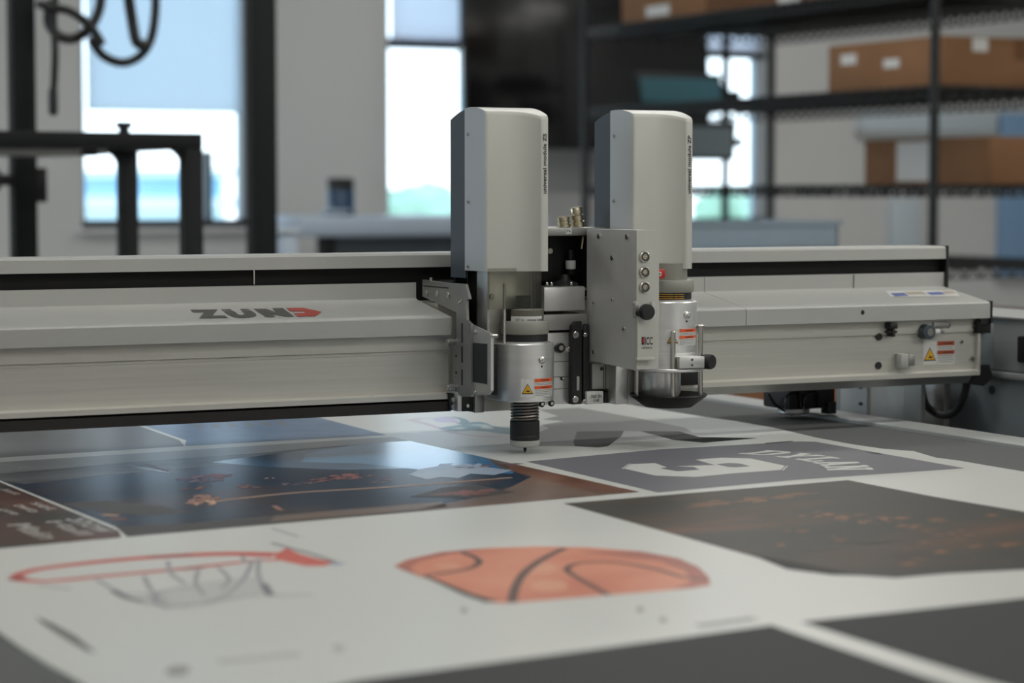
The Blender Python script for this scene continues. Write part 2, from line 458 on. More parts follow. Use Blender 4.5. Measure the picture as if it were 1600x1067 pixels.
# ---------------------------------------------------------------- gantry beam
gb = thing('gantry_beam', 'long pale grey gantry beam spanning above the printed sheet', 'gantry')
XE = .626
YL, YR_ = .046, .129           # lip plane, riser plane
ZLT, ZLB, ZR0 = .138, .1195, .1517
def slope_z(y): return ZLT + (ZR0 - ZLT) * (y - YL) / (YR_ - YL)
cover_prof = [(YL, ZLB), (YL, ZLT - .0015), (YL + .0015, ZLT), (YR_, ZR0), (YR_ + .003, ZR0 + .0015), (YR_ + .003, .1695), (YR_ + .006, .1695), (YR_ + .006, ZR0 - .004), (YL + .004, ZLT - .005), (YL + .004, ZLB)]
XS1 = AY(1166, 490, YL).x
left_cover = MB().prism(cover_prof, 'x', -1.30, -.060, M['cover']).build('beam_cover', gb)
MB().prism(cover_prof, 'x', .200, XS1 - .0004, M['cover']).build('beam_cover', gb)
right_cover = MB().prism(cover_prof, 'x', XS1 + .0004, XE, M['cover']).build('beam_cover', gb)
XS2 = AY(1336, 440, YR_).x
MB().box(XS2 - .0004, XS2 + .0004, YR_ + .0022, YR_ + .004, .153, .169, M['ink2']).build('cover_seam', gb)
# cap rail over a black cable slot
cap = [(YR_, .1855), (YR_, .198), (YR_ + .0025, .2005), (YR_ + .05, .2005), (YR_ + .05, .1855)]
MB().prism(cap, 'x', -1.30, XE, M['cover']).build('cap_rail', gb)
MB().box(-1.30, XE - .001, YR_ + .012, YR_ + .05, .150, .1855, M['slot']).build('cable_slot', gb)
MB().box(XE, XE + .003, YR_ - .001, YR_ + .052, .148, .201, M['blackmetal']).build('end_cap', gb)
p = AY(396, 430, YR_ + .012)
MB().box(p.x - .0006, p.x + .0006, YR_ + .010, YR_ + .013, .1705, .1850, M['steel']).build('slot_joint', gb)
# extruded profile: face, groove, light foot flange, black strip underneath
def profile_part(x0, x1):
    prof = [(.058, .0605), (.058, .0995), (.0595, .1005), (.0595, .1028), (.057, .1035), (.057, .1205), (.14, .1205), (.14, .050), (.048, .054), (.048, .0590)]
    return MB().prism(prof, 'x', x0, x1, M['profile'])
profile_part(-1.30, -.058).build('beam_profile', gb)
profile_part(.205, XE - .012).build('beam_profile', gb)
MB().box(-.058, .205, .082, .140, .050, .150, M['profile']).build('beam_core', gb)
MB().box(-1.30, -.060, .0475, .135, .0415, .0515, M['brownblack']).build('brush_strip', gb)
MB().prism([(.052, .054), (.060, .0445), (.13, .0445), (.13, .052)], 'x', .205, XE - .02, M['plate']).build('underside_tray', gb)
# logo on the sloped cover, drawn in the plane of the slope
sn = Vector((0, -(ZR0 - ZLT), (YR_ - YL))).normalized(); sd = sn.dot(Vector((0, YL, ZLT + .0003)))
def LG(c): return hit(280 + c[0] / 6.667, 460 + c[1] / 6.667, sn, sd)
lg = MB()
lg.flat([LG(c) for c in ((115, 158), (400, 155), (350, 218), (475, 218), (510, 243), (208, 248), (262, 185), (150, 187))], M['ink2'])
lg.flat([LG(c) for c in ((455, 170), (552, 169), (585, 182), (612, 206), (640, 213), (672, 210), (684, 203), (648, 168), (745, 166), (795, 196), (806, 212), (790, 227), (740, 238), (660, 243), (590, 238), (535, 222))], M['ink2'])
lg.flat([LG(c) for c in ((435, 154), (535, 152), (548, 163), (448, 164))], M['ink2'])
lg.flat([LG(c) for c in ((632, 150), (722, 149), (736, 160), (644, 162))], M['ink2'])
lg.flat([LG(c) for c in ((775, 148), (900, 148), (1008, 182), (970, 142), (1080, 142), (1198, 228), (1105, 229), (955, 200), (1003, 232), (905, 235))], M['ink2'])
lg.flat([LG(c) for c in ((1115, 140), (1290, 138), (1485, 180), (1420, 225), (1235, 228), (1195, 195), (1295, 192), (1325, 183), (1290, 175), (1160, 175))], M['logored'])
lg.build('logo_lettering', left_cover)
# faint sheet stickers on the right cover
def SL(px, py): return hit(px, py, sn, sd)
st = MB()
for (x0, x1, y0, y1, m) in ((1384, 1492, 454.5, 463.5, 'label'), (1391, 1412, 458.5, 463, 'blueink'), (1412, 1440, 456.3, 460.5, 'tanink'), (1447, 1469, 457, 461, 'blueink'), (1470, 1488, 455.5, 459, 'tanink')):
    st.flat([SL(x0, y0) + sn * (.0002 if m != 'label' else 0), SL(x1, y0 - 1) + sn * (.0002 if m != 'label' else 0), SL(x1 + 8, y1 - 1) + sn * (.0002 if m != 'label' else 0), SL(x0 + 8, y1) + sn * (.0002 if m != 'label' else 0)], M[m])
st.build('cover_sticker', right_cover)

def warning_label(name, parent, place, w, h, split, orange):
    """place(u, v, lift) maps label coordinates to space"""
    mb = MB()
    def rect(u0, u1, v0, v1, m, lift, n=8):
        for k in range(n):
            a = u0 + (u1 - u0) * k / n; b = u0 + (u1 - u0) * (k + 1) / n
            mb.add([place(a, v0, lift), place(b, v0, lift), place(b, v1, lift), place(a, v1, lift)], [(0, 1, 2, 3)], m)
    rect(0, w, 0, h, M['label'], .0002)
    s = split * w; g = .02 * w
    rect(s + g, w, .80 * h, h * .99, M[orange], .0003); rect(s + g, w, .42 * h, .59 * h, M[orange], .0003)
    rect(s, s + .25 * g, 0, h, M['ink3'], .0003, 1)
    add_text(mb, 'WARNING', M['ink'], 0, 0, 0, length=.30 * w, height=.09 * h, bold=.02, fn=lambda u, v: place(s + .20 * w + u, .85 * h + v, .0004))
    add_text(mb, 'WARNUNG', M['ink'], 0, 0, 0, length=.30 * w, height=.08 * h, bold=.02, fn=lambda u, v: place(s + .20 * w + u, .465 * h + v, .0004))
    for k, (tx, vv) in enumerate((('Moving parts can crush or cut', .72), ('Keep hands out of the area', .63), ('Bewegte Teile koennen', .33), ('quetschen und schneiden', .24), ('Haende nicht in den Bereich', .15), ('der Werkzeuge halten', .06))):
        pass
    for vv in (.72, .64, .34, .25, .16, .07):
        # rows of fine print, far too small to read in the photograph
        u = s + 2 * g
        while u < w * .96:
            l = random.uniform(.02, .06) * w; rect(u, min(u + l, w * .97), vv * h, (vv + .032) * h, M['ink2'], .0003, 1); u += l + .015 * w
    def tri(k, m, lift):
        c = (s * .5, .42 * h); r = k * s * .46
        nn = 8
        for q in range(nn):
            ua = -1 + 2 * q / nn; ub = -1 + 2 * (q + 1) / nn
            ha = r * (-.8 + 1.8 * (1 - abs(ua))); hb = r * (-.8 + 1.8 * (1 - abs(ub)))
            mb.add([place(c[0] + r * ua, c[1] - r * .8, lift), place(c[0] + r * ub, c[1] - r * .8, lift), place(c[0] + r * ub, c[1] + hb, lift), place(c[0] + r * ua, c[1] + ha, lift)], [(0, 1, 2, 3)], m)
    tri(1.0, M['ink'], .0003); tri(.80, M['yellow'], .0004)
    # hand-and-blade pictogram
    c = (s * .5, .40 * h)
    def pt(a, b): return place(c[0] + a * s, c[1] + b * s, .0005)
    mb.add([pt(-.16, -.16), pt(.17, -.18), pt(.17, -.08), pt(.02, -.06), pt(-.08, .10), pt(-.02, -.08)], [(0, 1, 2, 3, 4, 5)], M['ink'])
    mb.keep = True
    return mb.build(name, parent)
yw = .0578
p0 = AY(1442, 571, yw); p1 = AY(1491, 533, yw)
warning_label('warning_label', gb, lambda u, v, l: Vector((p0.x + u, yw - l, p0.z + v + .0008)), p1.x - p0.x, p1.z - p0.z, .43, 'rust')
def disc(name, parent, px, py, y, r, m, h=.002, ring=None):
    p = AY(px, py, y); mb = MB().cyl((p.x, y + .001, p.z), r, h + .001, M[m], (0, -1, 0), 24, .0006)
    if ring: mb.cyl((p.x, y - h, p.z), r * .5, .0008, M[ring], (0, -1, 0), 16)
    return mb.build(name, parent)
disc('cover_hole', gb, 1348, 488, YL, .0028, 'black', .0003)
disc('rubber_plug', gb, 1373, 526, yw, .0042, 'black'); disc('rubber_plug', gb, 1372, 571, yw, .0042, 'black')
disc('bumper', gb, 1443, 518, yw, .0085, 'slate', .012, 'steel')
for (px, py, r) in ((1462, 508, .0035), (1481, 508, .0035), (1521, 509, .0035), (1518, 561, .004), (1502, 534, .0022)):
    disc('screw', gb, px, py, yw, r, 'steel', .002, 'ink2')
def ybox(name, parent, px0, px1, py0, py1, y0, y1, m, bev=.001):
    a = AY(px0, py1, y0); b = AY(px1, py0, y0)
    return MB().box(a.x, b.x, y0, y1, a.z, b.z, M[m], bev).build(name, parent)
ybox('latch_bar', gb, 1452, 1470, 514, 522, .048, .058, 'label')
ybox('latch_tip', gb, 1470, 1476, 514, 521, .048, .058, 'plate')
ybox('latch_plate', gb, 1459, 1484, 503, 512, .054, .058, 'plate')
cl = MB(); a = AY(1395, 515, .05)
cl.box(a.x - .006, a.x + .004, .046, .058, a.z + .001, a.z + .008, M['black'], .001).box(a.x - .003, a.x + .001, .046, .058, a.z - .008, a.z + .001, M['black'], .001).box(a.x - .006, a.x + .005, .048, .058, a.z - .004, a.z - .001, M['black'], .001)
cl.build('cable_clip', gb)
ybox('connector_block', gb, 1408, 1420, 553, 575, .046, .058, 'cover')
ybox('connector_socket', gb, 1420, 1430, 554, 572, .050, .058, 'plate')
# right end of the beam
ybox('end_block', gb, 1527, 1549, 500, 521, .050, .10, 'slot')
MB().box(XE - .012, XE - .008, .052, .128, .055, .118, M['profile'], .001).build('end_plate', gb)
MB().box(XE - .008, XE + .020, .062, .11, .058, .112, M['sidepanel'], .003).build('end_plate', gb)
e0 = [AY(*c, .06) for c in ((1500, 597), (1528, 570), (1546, 570), (1552, 590), (1537, 603))]
MB().prism([(e.x, e.z) for e in e0], 'y', .060, .12, M['black']).build('end_bumper', gb)
MB().box(XE, XE + .003, YL - .0005, YL + .02, ZLB - .006, ZLT + .001, M['blackmetal']).box(XE - .012, XE + .003, YL + .002, YL + .05, ZLB - .007, ZLB, M['black']).build('end_cap', gb)
# sensor head hanging under the beam at the right
sh = thing('sensor_head', 'black motor head with cable hanging beneath the right end of the gantry beam', 'sensor head')
a = AY(1225, 620, .17); b = AY(1298, 620, .17)
MB().box(a.x, b.x, .16, .215, .012, .047, M['black'], .003).build('motor_body', sh)
MB().lathe(((a.x + b.x) / 2 - .008, .187, .0045), [(.016, 0), (.019, .002), (.019, .010), (.016, .012)], M['alu'], n=32).build('collar', sh)
MB().box(b.x - .014, b.x - .002, .155, .17, .0055, .02, M['black'], .001).build('sensor_foot', sh)
cpth = [AY(1200, 614, .18), AY(1210, 630, .18), AY(1222, 640, .18), AY(1238, 648, .18)]
MB().tube(smooth_path(cpth), .0014, M['black'], 8).build('cable', sh)
for px in (1240, 1268):
    c = AY(px, 622, .155); MB().tube(smooth_path([AY(px - 12, 640, .157), AY(px - 11, 622, .157), AY(px - 4, 614, .157), AY(px + 8, 615, .157), AY(px + 11, 636, .157)]), .002, M['blackgloss'], 8).build('guard_loop', sh)

# ---------------------------------------------------------------- carriage between and behind the modules
ca = thing('tool_carriage', 'metal tool carriage with valve bay sitting between the two upright modules', 'carriage')
def cbx(name, px0, px1, py0, py1, y0, y1, m, bev=.0008): return ybox(name, ca, px0, px1, py0, py1, y0, y1, m, bev)
# bridge over the beam: top plate, dark valve bay, tray
MB().box(.0165, .125, .050, .150, .2185, .2270, M['plate'], .001).build('top_plate', ca)
bay = MB(); bay.box(.0165, .125, .140, .150, .160, .2185, M['slot']); bay.box(.0165, .020, .052, .14, .160, .2185, M['slot']); bay.box(.105, .125, .052, .14, .160, .2185, M['slot']); bay.box(.0165, .125, .052, .14, .160, .164, M['slot'])
bay.build('valve_bay', ca)
MB().box(-.045, .215, .078, .128, .1705, .172, M['slot']).box(-.040, .190, .0775, .0830, .172, .2185, M['blackmetal']).build('rear_bridge', ca)
v = AY(886, 405, .076)
MB().lathe((v.x, .068, v.z - .016), [(.004, 0), (.0045, .001), (.0045, .010), (.003, .011), (.003, .026)], M['black'], n=20).lathe((v.x, .068, v.z - .010), [(.0052, 0), (.0055, .001), (.0055, .008), (.0052, .009)], M['label'], n=20).build('valve', ca)
v = AY(909, 380, .066); MB().cyl((v.x, .066, v.z - .006), .0022, .013, M['brass'], (.15, 0, 1), 16).build('tube_fitting', ca)
v = AY(872, 432, .06); MB().lathe((v.x + .008, .060, .166), [(.014, 0), (.014, .003), (.006, .006), (.004, .012)], M['black'], n=24).build('valve', ca)
disc('screw', ca, 859, 392, .060, .0032, 'steel', .002)
def fitting(px, py_base, hgt, r, lean):
    v = AY(px, py_base, .066); f = MB(); ax = (lean, 0, 1)
    f.lathe((v.x, .066, .2268), [(r * 1.05, 0), (r * 1.05, hgt * .28), (r * .85, hgt * .30), (r * .85, hgt * .36), (r, hgt * .38), (r, hgt * .60), (r * .88, hgt * .63), (r * .88, hgt * .68), (r * 1.02, hgt * .70), (r * 1.02, hgt * .94), (r * .9, hgt), (r * .5, hgt)], M['brass'], ax, 20)
    return f.build('push_fitting', ca)
fitting(881, 354, .0115, .0070, -.1); fitting(904, 354, .0215, .0066, -.16)
pt = MB(); a = AY(884, 365.5, .0497); b = AY(893, 356.5, .0497)
pt.box(a.x, b.x, .0494, .0502, a.z, b.z, M['label']); add_text(pt, 'P4', M['ink2'], (a.x + .001, .0493, a.z + .0014), (1, 0, 0), (0, 0, 1), height=.0034, bold=.01); pt.keep = True
pt.build('tag', ca)
# front stack of plates in the gap
cbx('bridge_box', 850, 915, 447, 487, .040, .076, 'alu', .002)
MB().box(.012, .100, .045, .076, .1615, .1640, M['plate'], .0006).build('bridge_lid', ca)
for px in (855, 862, 893): disc('screw', ca, px, 443.5, .045, .0018, 'steel', .001)
cbx('crosshead', 842, 918, 490, 517, .036, .080, 'plate')
g0 = cbx('guide_block', 838, 894, 519, 633, .038, .080, 'alu')
for yy in (544, 566, 590, 609):
    a = AY(842, yy, .038); b = AY(893.5, yy, .038)
    MB().box(a.x, b.x, .0376, .0385, a.z - .0003, a.z + .0003, M['ink2']).build('joint_line', ca)
for (px, py, r, m) in ((873, 543, .0052, 'blackmetal'), (890, 546, .0028, 'steel'), (878, 591, .0022, 'blackmetal'), (861, 630, .0034, 'blackmetal'), (846, 631, .0034, 'blackmetal')):
    disc('bolt', ca, px, py, .038, r, m, .005 if r > .005 else .002, 'steel')
br = MB(); a = AY(894, 632, .030); b = AY(909, 502, .030)
br.prism([(a.x, a.z), (b.x, a.z), (b.x, b.z), (a.x + .004, b.z), (a.x, b.z - .004)], 'y', .030, .075, M['black'])
br.build('cable_bracket', ca)
a2 = AY(911, 628, .034); b2 = AY(922, 506, .034)
MB().box(a2.x, b2.x, .034, .075, a2.z, b2.z, M['black'], .002).build('cable_bracket', ca)
for (px, py) in ((899.5, 523), (899, 624), (914, 523), (913, 627)): disc('screw', ca, px, py, .030, .0036 if px < 905 else .0022, 'steel', .0015, 'plate')
sl = MB(); a = AY(901, 588, .0297); b = AY(905, 610, .0297); sl.box(a.x, b.x, .0290, .0302, b.z, a.z, M['cover'], .0005); sl.build('bracket_slot', ca)
cbx('guide_block', 925, 961, 566, 609, .034, .075, 'plate', .002)
disc('bolt_hole', ca, 940, 576, .034, .0022, 'black', .0004)
for px in (943, 946): cbx('joint_line', px, px + 1, 570, 608, .0335, .036, 'ink2', 0)
lp_ = cbx('label_plate', 917, 943, 611, 632, .030, .072, 'label')
tm = MB(); a = AY(920, 622, .0297)
add_text(tm, '.. X60/ 2N', M['ink'], (a.x, .0297, a.z), (1, 0, 0), (0, 0, 1), length=.0150, height=.0034, bold=.02)
a = AY(925, 628, .0297); add_text(tm, '- 0.40', M['ink'], (a.x, .0297, a.z), (1, 0, 0), (0, 0, 1), length=.0085, height=.003, bold=.02); tm.keep = True
tm.build('label_text', lp_)
cbx('clamp_block', 945, 962, 611, 630, .036, .075, 'black')
cbx('slide_post', 962, 981, 562, 632, .020, .075, 'alu')
cbx('slide_plate', 981, 1022, 572, 632, .036, .075, 'alu')
cbx('dark_block', 1054, 1092, 576, 603, .040, .075, 'slot')
# lower brackets on the left side
cbx('foot_block', 702, 722, 614, 641, .044, .075, 'black')
cbx('foot_bar', 715, 722, 612, 643, .034, .060, 'alu')
cbx('foot_block', 722, 742, 614, 643, .040, .070, 'black')
cbx('foot_bar', 742, 757, 616, 645, .036, .060, 'plate')
cbx('base_plate', 757, 842, 612, 643, .046, .085, 'profile')
disc('screw', ca, 731, 634, .040, .002, 'steel', .001); disc('screw', ca, 709, 624, .044, .003, 'steel', .001); disc('screw', ca, 709, 636, .044, .003, 'steel', .001)
# outer side plates at the left: plate beside the cover end, and the windowed plate in front
PX_ = -.0585
def yz(x, pts): return [(AX(px, py, x).y, AX(px, py, x).z) for px, py in pts]
outl = yz(PX_, ((660, 437), (690, 441), (727, 444), (733, 467), (728, 470), (729, 500), (736, 507), (736, 620), (722, 620), (708, 612), (706, 535), (713, 528), (713, 488), (660, 463)))
MB().prism(outl, 'x', PX_, PX_ + .003, M['plate']).build('side_plate', ca)
cp = yz(PX_, ((668, 437), (692, 437), (733, 442), (733, 447), (690, 445)))
MB().box(PX_, -.046, .056, .118, .1655, .1675, M['cover'], .0005).build('plate_shelf', ca)
for (px, py) in ((667, 457), (684, 459), (701, 461), (722, 470), (719, 473)):
    p = AX(px, py, PX_); MB().cyl((PX_ + .0005, p.y, p.z), .0032 if px < 705 else .0016, .002, M['steel'], (-1, 0, 0), 20, .0005).build('screw', ca)
p = AX(671, 438, PX_); MB().cyl((PX_ + .002, p.y, p.z - .001), .0022, .004, M['steel'], (0, 0, 1), 16).build('screw', ca)
for (py0, py1) in ((505, 535), (541, 567), (577, 602)):
    q0 = AX(722, py0, PX_); q1 = AX(722, py1, PX_)
    MB().box(PX_ - .0004, PX_ + .001, q0.y - .0016, q0.y + .0016, q1.z, q0.z, M['black'], .0003).build('plate_slot', ca)
for py in (556, 582):
    p = AX(713, py, PX_); MB().cyl((PX_ + .0005, p.y, p.z), .0014, .001, M['black'], (-1, 0, 0), 12).build('plate_hole', ca)
for py in (534, 605):
    p = AX(711, py, PX_); c = MB().cyl((PX_ - .009, p.y, p.z), .0034, .0095, M['steel'], (1, 0, 0), 20, .0005)
    for k in range(4): c.cyl((PX_ - .0085 + k * .0018, p.y, p.z), .0037, .0008, M['plate'], (1, 0, 0), 20)
    c.build('spacer_bolt', ca)
PX2 = -.0560
wl = yz(PX2, ((728, 503), (765, 521), (767, 525), (767, 610), (762, 617), (745, 618), (726, 612), (724, 606), (724, 504)))
wb2 = MB().prism(wl, 'x', PX2, PX2 + .003, M['alu'])
wb2.build('window_plate', ca)
wn = yz(PX2, ((727, 535), (760.5, 538), (760.5, 599), (727, 594)))
MB().prism(wn, 'x', PX2 - .0006, PX2 + .0002, M['tint']).build('tinted_window', ca)
wi = yz(PX2, ((726.3, 534), (761.5, 537), (761.5, 600.5), (726.3, 595)))
MB().prism(wi, 'x', PX2 - .0003, PX2 + .0001, M['slate']).build('window_gasket', ca)
for (px, py) in ((743.5, 519), (743.5, 613)):
    p = AX(px, py, PX2); MB().cyl((PX2 + .0005, p.y, p.z), .0024, .0022, M['steel'], (-1, 0, 0), 16, .0005).build('screw', ca)
p = AX(768, 525, PX2); MB().cyl((PX2 + .001, p.y + .001, p.z), .002, .006, M['steel'], (1, -.6, 0), 16, .0005).build('screw', ca)

# ---------------------------------------------------------------- universal modules
XLm, XRm = -.047, .017
def zarch(y): return .349 - 4.3 * (y - .028) ** 2
def module(ox, name_text, label, dz, lbl_phi, lbl_z):
    t = thing('universal_module', label, 'tool module', 'upright universal tool modules')
    O = Vector((ox, 0, 0))
    n = 40
    fx = [XLm, XLm + .0004, XLm + .0012, XLm + .0024]; fy = [-.0041, -.0053, -.0061, -.0065]
    for k in range(1, n + 1):
        x = XLm + .0024 + (XRm - XLm - .0024) * k / n; u = (x - XLm) / (XRm - XLm)
        s = min(1, max(0, (u - .40) / .464)); s = s ** 2.4
        yv = -.0065 - .0140 * s
        fx.append(x); fy.append(yv)
    # strip at the right hand edge steps forward at a crisp crease and leans back slightly
    fy = [(-.0205 + (x - (XLm + .864 * (XRm - XLm))) * .08) if (x - XLm) / (XRm - XLm) > .864 else y for x, y in zip(fx, fy)]
    fy[-1] += .0022
    YS, YBk, ZB = .0416, .077, .1848
    rows = []
    for x, y in zip(fx, fy):
        col = [(x, y, ZB)]
        zt = zarch(y)
        col.append((x, y, zt - .0035)); col.append((x, y + .0006, zt - .0015)); col.append((x, y + .0020, zarch(y + .002) - .0002))
        for k in range(1, 13):
            yy = y + .002 + (YS - y - .002) * k / 12; col.append((x, yy, zarch(yy)))
        col.append((x, YS, ZB)); rows.append(col)
    m = len(rows[0]); vs = [Vector(p) + O for c in rows for p in c]; fs = []
    for i in range(len(rows) - 1):
        for j in range(m - 1): fs.append((i * m + j, (i + 1) * m + j, (i + 1) * m + j + 1, i * m + j + 1))
        fs.append((i * m + m - 1, (i + 1) * m + m - 1, (i + 1) * m, i * m))
    sh = MB(); sh.add(vs, fs, M['shell']); nv = len(rows)
    sh.add([vs[j] for j in range(m)], [list(range(m))], M['shellbluelit'])
    sh.add([vs[(nv - 1) * m + j] for j in range(m)], [list(range(m))[::-1]], M['shell'])
    shell = sh.build('front_shell', t, sharp=24)
    # slate rear housing
    prof = [(YS, ZB - .008), (YS, zarch(YS) - .0012)] + [(YS + (YBk - YS) * k / 8, zarch(YS + (YBk - YS) * k / 8) - .0012) for k in range(1, 9)] + [(YBk, ZB - .008)]
    MB().prism(prof, 'x', ox + XLm + .0010, ox + XRm - .0010, M['slate']).build('rear_housing', t)
    for zz in (.322, .2545, .189):
        c = Vector((ox + XLm + .0003, YS - .0088, zz)); s = MB().cyl(c, .0021, .0016, M['steel'], (-1, 0, 0), 16, .0004).cyl(c + Vector((-.0016, 0, 0)), .0008, .0002, M['ink2'], (-1, 0, 0), 6)
        s.build('screw', t)
    tx = MB()
    z0 = .264 - 2.6 * .000638; xm = ox + XLm + .93 * (XRm - XLm)
    add_text(tx, name_text, M['ink'], (xm + .0010, -.0210, z0), (0, 0, 1), (-1, 0, 0), length=.0600, height=.0041, bold=.026)
    tx.keep = True; tx.v = [Vector((v.x, -.0205 + (v.x - ox - (XLm + .864 * (XRm - XLm))) * .08 - .0004, v.z)) for v in tx.v]
    tx.build('lettering', shell)
    # clear sleeve under the shell, metal back plate
    zt, zb = .188, .147 + dz * .9
    if zb < zt - .004:
        sl = MB(); sl.box(ox + XLm + .002, ox + XRm - .002, -.0072, -.0055, zb, zt, M['plexi'])
        sl.box(ox + XRm - .004, ox + XRm - .002, -.0055, .028, zb, zt, M['plexi'])
        sl.build('clear_sleeve', t)
    MB().box(ox + XLm + .002, ox + XLm + .0045, -.0055, .040, .113 + dz, .188, M['plate'], .0004).build('side_sheet', t)
    MB().box(ox + XLm + .002, ox + XRm - .003, .017, .040, .112 + dz, .188, M['sheetmetal'], .0006).build('back_sheet', t)
    MB().cyl((ox - .0245, -.003, .1126 + dz), .0016, .060 - dz * .9, M['alu'], n=16).build('guide_rod', t)
    MB().cyl((ox - .0300, .0165, .1590), .0030, .003, M['steel'], (0, -1, 0), 16, .0006).build('screw', t)
    # tool holder: round front merging with the block behind
    zh0, zh1 = (.0545, .1126) if dz == 0 else (.0830, .1510)
    R = .0293; out = []
    for k in range(0, 49):
        a = PI + PI * k / 48; out.append((ox + R * math.cos(a), R * math.sin(a)))
    out += [(ox + R, .034), (ox - R, .034)]
    h = MB(); h.prism(out, 'z', zh0 + .001, zh1 - .001, M['turned'])
    o2 = [(ox + (x - ox) * .975, y * .975) for x, y in out]; n2 = len(out)
    for (za, zb_) in ((zh1 - .001, zh1), (zh0 + .001, zh0)):
        h.add([(x, y, za) for x, y in out] + [(x, y, zb_) for x, y in o2], [(i, (i + 1) % n2, n2 + (i + 1) % n2, n2 + i) for i in range(n2)] + [list(range(n2, 2 * n2))], M['turned'])
    holder = h.build('tool_holder', t)
    a0 = math.atan2(-FWD.y, -FWD.x)
    def cylpt(phi, z, r=R):
        return Vector((ox + r * math.cos(a0 + phi), r * math.sin(a0 + phi), z))
    phi = math.radians(35); zk = .0966 if dz == 0 else .1375
    c = cylpt(phi, zk, R - .0005); d = Vector((math.cos(a0 + phi), math.sin(a0 + phi), 0))
    MB().lathe(c, [(.0038, 0), (.0040, .0010), (.0036, .0022), (.0020, .0030)], M['steel'], d, 24).cyl(c + d * .003, .0016, .001, M['alu'], d, 12).build('lock_button', t)
    MB().cyl(cylpt(phi, zk - .0066, R - .0004), .0011, .0006, M['black'], d, 12).build('pin_hole', t)
    pa, pb = lbl_phi; za, zb2 = lbl_z; w = R * (pb - pa)
    warning_label('warning_label', holder, lambda u, v, l: cylpt(pa + u / R, za + v, R + l), w, zb2 - za, .34, 'orange')
    if dz == 0:
        MB().box(ox - R - .006, ox - R + .012, .004, .044, .060, .110, M['blackmetal'], .002).build('holder_block', t)
    return t, cylpt
mz, cyl0 = module(0.0, 'universal module ZS', 'left upright grey module lettered universal module ZS above the cutting needle', 0.0, (math.radians(-7.5), math.radians(66)), (.0598, .0782))
OX = .1687
mp, cyl1 = module(OX, 'universal module ZP', 'right upright grey module lettered universal module ZP beside the camera box', .0385, (math.radians(-9), math.radians(66)), (.1060, .1232))

# cutting tool held in the left module
ct = thing('cutting_tool', 'black spring loaded cutting tool with steel needle held in the left module', 'cutting tool')
MB().lathe((0, 0, .1126), [(.0245, -.001), (.0250, 0), (.0250, .0014), (.0240, .0018)], M['alu']).build('base_ring', ct)
MB().lathe((0, 0, .1144), [(.0232, 0), (.0232, .0072)], M['black']).build('grip_band', ct)
MB().lathe((0, 0, .1210), [(.0225, 0), (.0240, .0010), (.0243, .0025), (.0243, .0118), (.0234, .0134), (.0215, .0138)], M['cream']).build('collar', ct)
MB().lathe((0, 0, .1330), [(.0190, 0), (.0190, .0130), (.0180, .0140)], M['taupe']).build('top_sleeve', ct)
a0 = math.atan2(-FWD.y, -FWD.x)
seg = MB(); seg.add([], [], M['black'])
def arcstrip(mb, r, f0, f1, z0, z1, m, n=16, ox=0.0):
    for k in range(n):
        a = a0 + f0 + (f1 - f0) * k / n; b = a0 + f0 + (f1 - f0) * (k + 1) / n
        mb.add([(ox + r * math.cos(a), r * math.sin(a), z0), (ox + r * math.cos(b), r * math.sin(b), z0), (ox + r * math.cos(b), r * math.sin(b), z1), (ox + r * math.cos(a), r * math.sin(a), z1)], [(0, 1, 2, 3)], m)
seg = MB(); arcstrip(seg, .01915, math.radians(-110), math.radians(-48), .1335, .1465, M['black']); seg.keep = True; seg.build('dark_insert', ct)
lb = MB(); arcstrip(lb, .01920, math.radians(-47), math.radians(62), .1335, .1398, M['label'])
add_text(lb, 'UCT #1 - Universal Cutting', M['ink'], 0, 0, 0, length=.0310, height=.0026, bold=.015, fn=lambda u, v: Vector((.0194 * math.cos(a0 - .50 + u / .0194), .0194 * math.sin(a0 - .50 + u / .0194), .1352 + v)))
lb.keep = True; lb.build('name_strip', ct)
MB().lathe((0, .0035, .1465), [(.0072, 0), (.0072, .0020), (.0080, .0024), (.0080, .0125), (.0074, .0132)], M['knobgrey'], n=32).build('release_knob', ct)
MB().lathe((0, 0, .0360), [(.0118, 0), (.0118, .019)], M['blackmetal'], n=32).build('shaft', ct)
sp_ = []; turns = 7; zs0, zs1 = .0335, .0545
for k in range(turns * 28 + 1):
    a = 2 * PI * k / 28; sp_.append((.0136 * math.cos(a), .0136 * math.sin(a), zs0 + (zs1 - zs0) * k / (turns * 28)))
MB().tube(sp_, .00105, M['springsteel'], 8).build('spring', ct)
MB().lathe((0, 0, .0140), [(.0146, 0), (.0150, .0008), (.0150, .0050), (.0148, .0054), (.0150, .0058), (.0150, .0192), (.0140, .0200)], M['black'], n=48).build('body', ct)
MB().lathe((0, 0, .0070), [(.0120, 0), (.0142, .0012), (.0150, .0030), (.0150, .0070)], M['cover'], n=48).build('foot_collar', ct)
MB().lathe((0, 0, .0005), [(.0002, 0), (.0012, .0030), (.0022, .0068)], M['blackmetal'], n=12).lathe((.0012, 0, .0022), [(.0004, 0), (.0014, .0050)], M['blackmetal'], n=8).build('needle', ct)

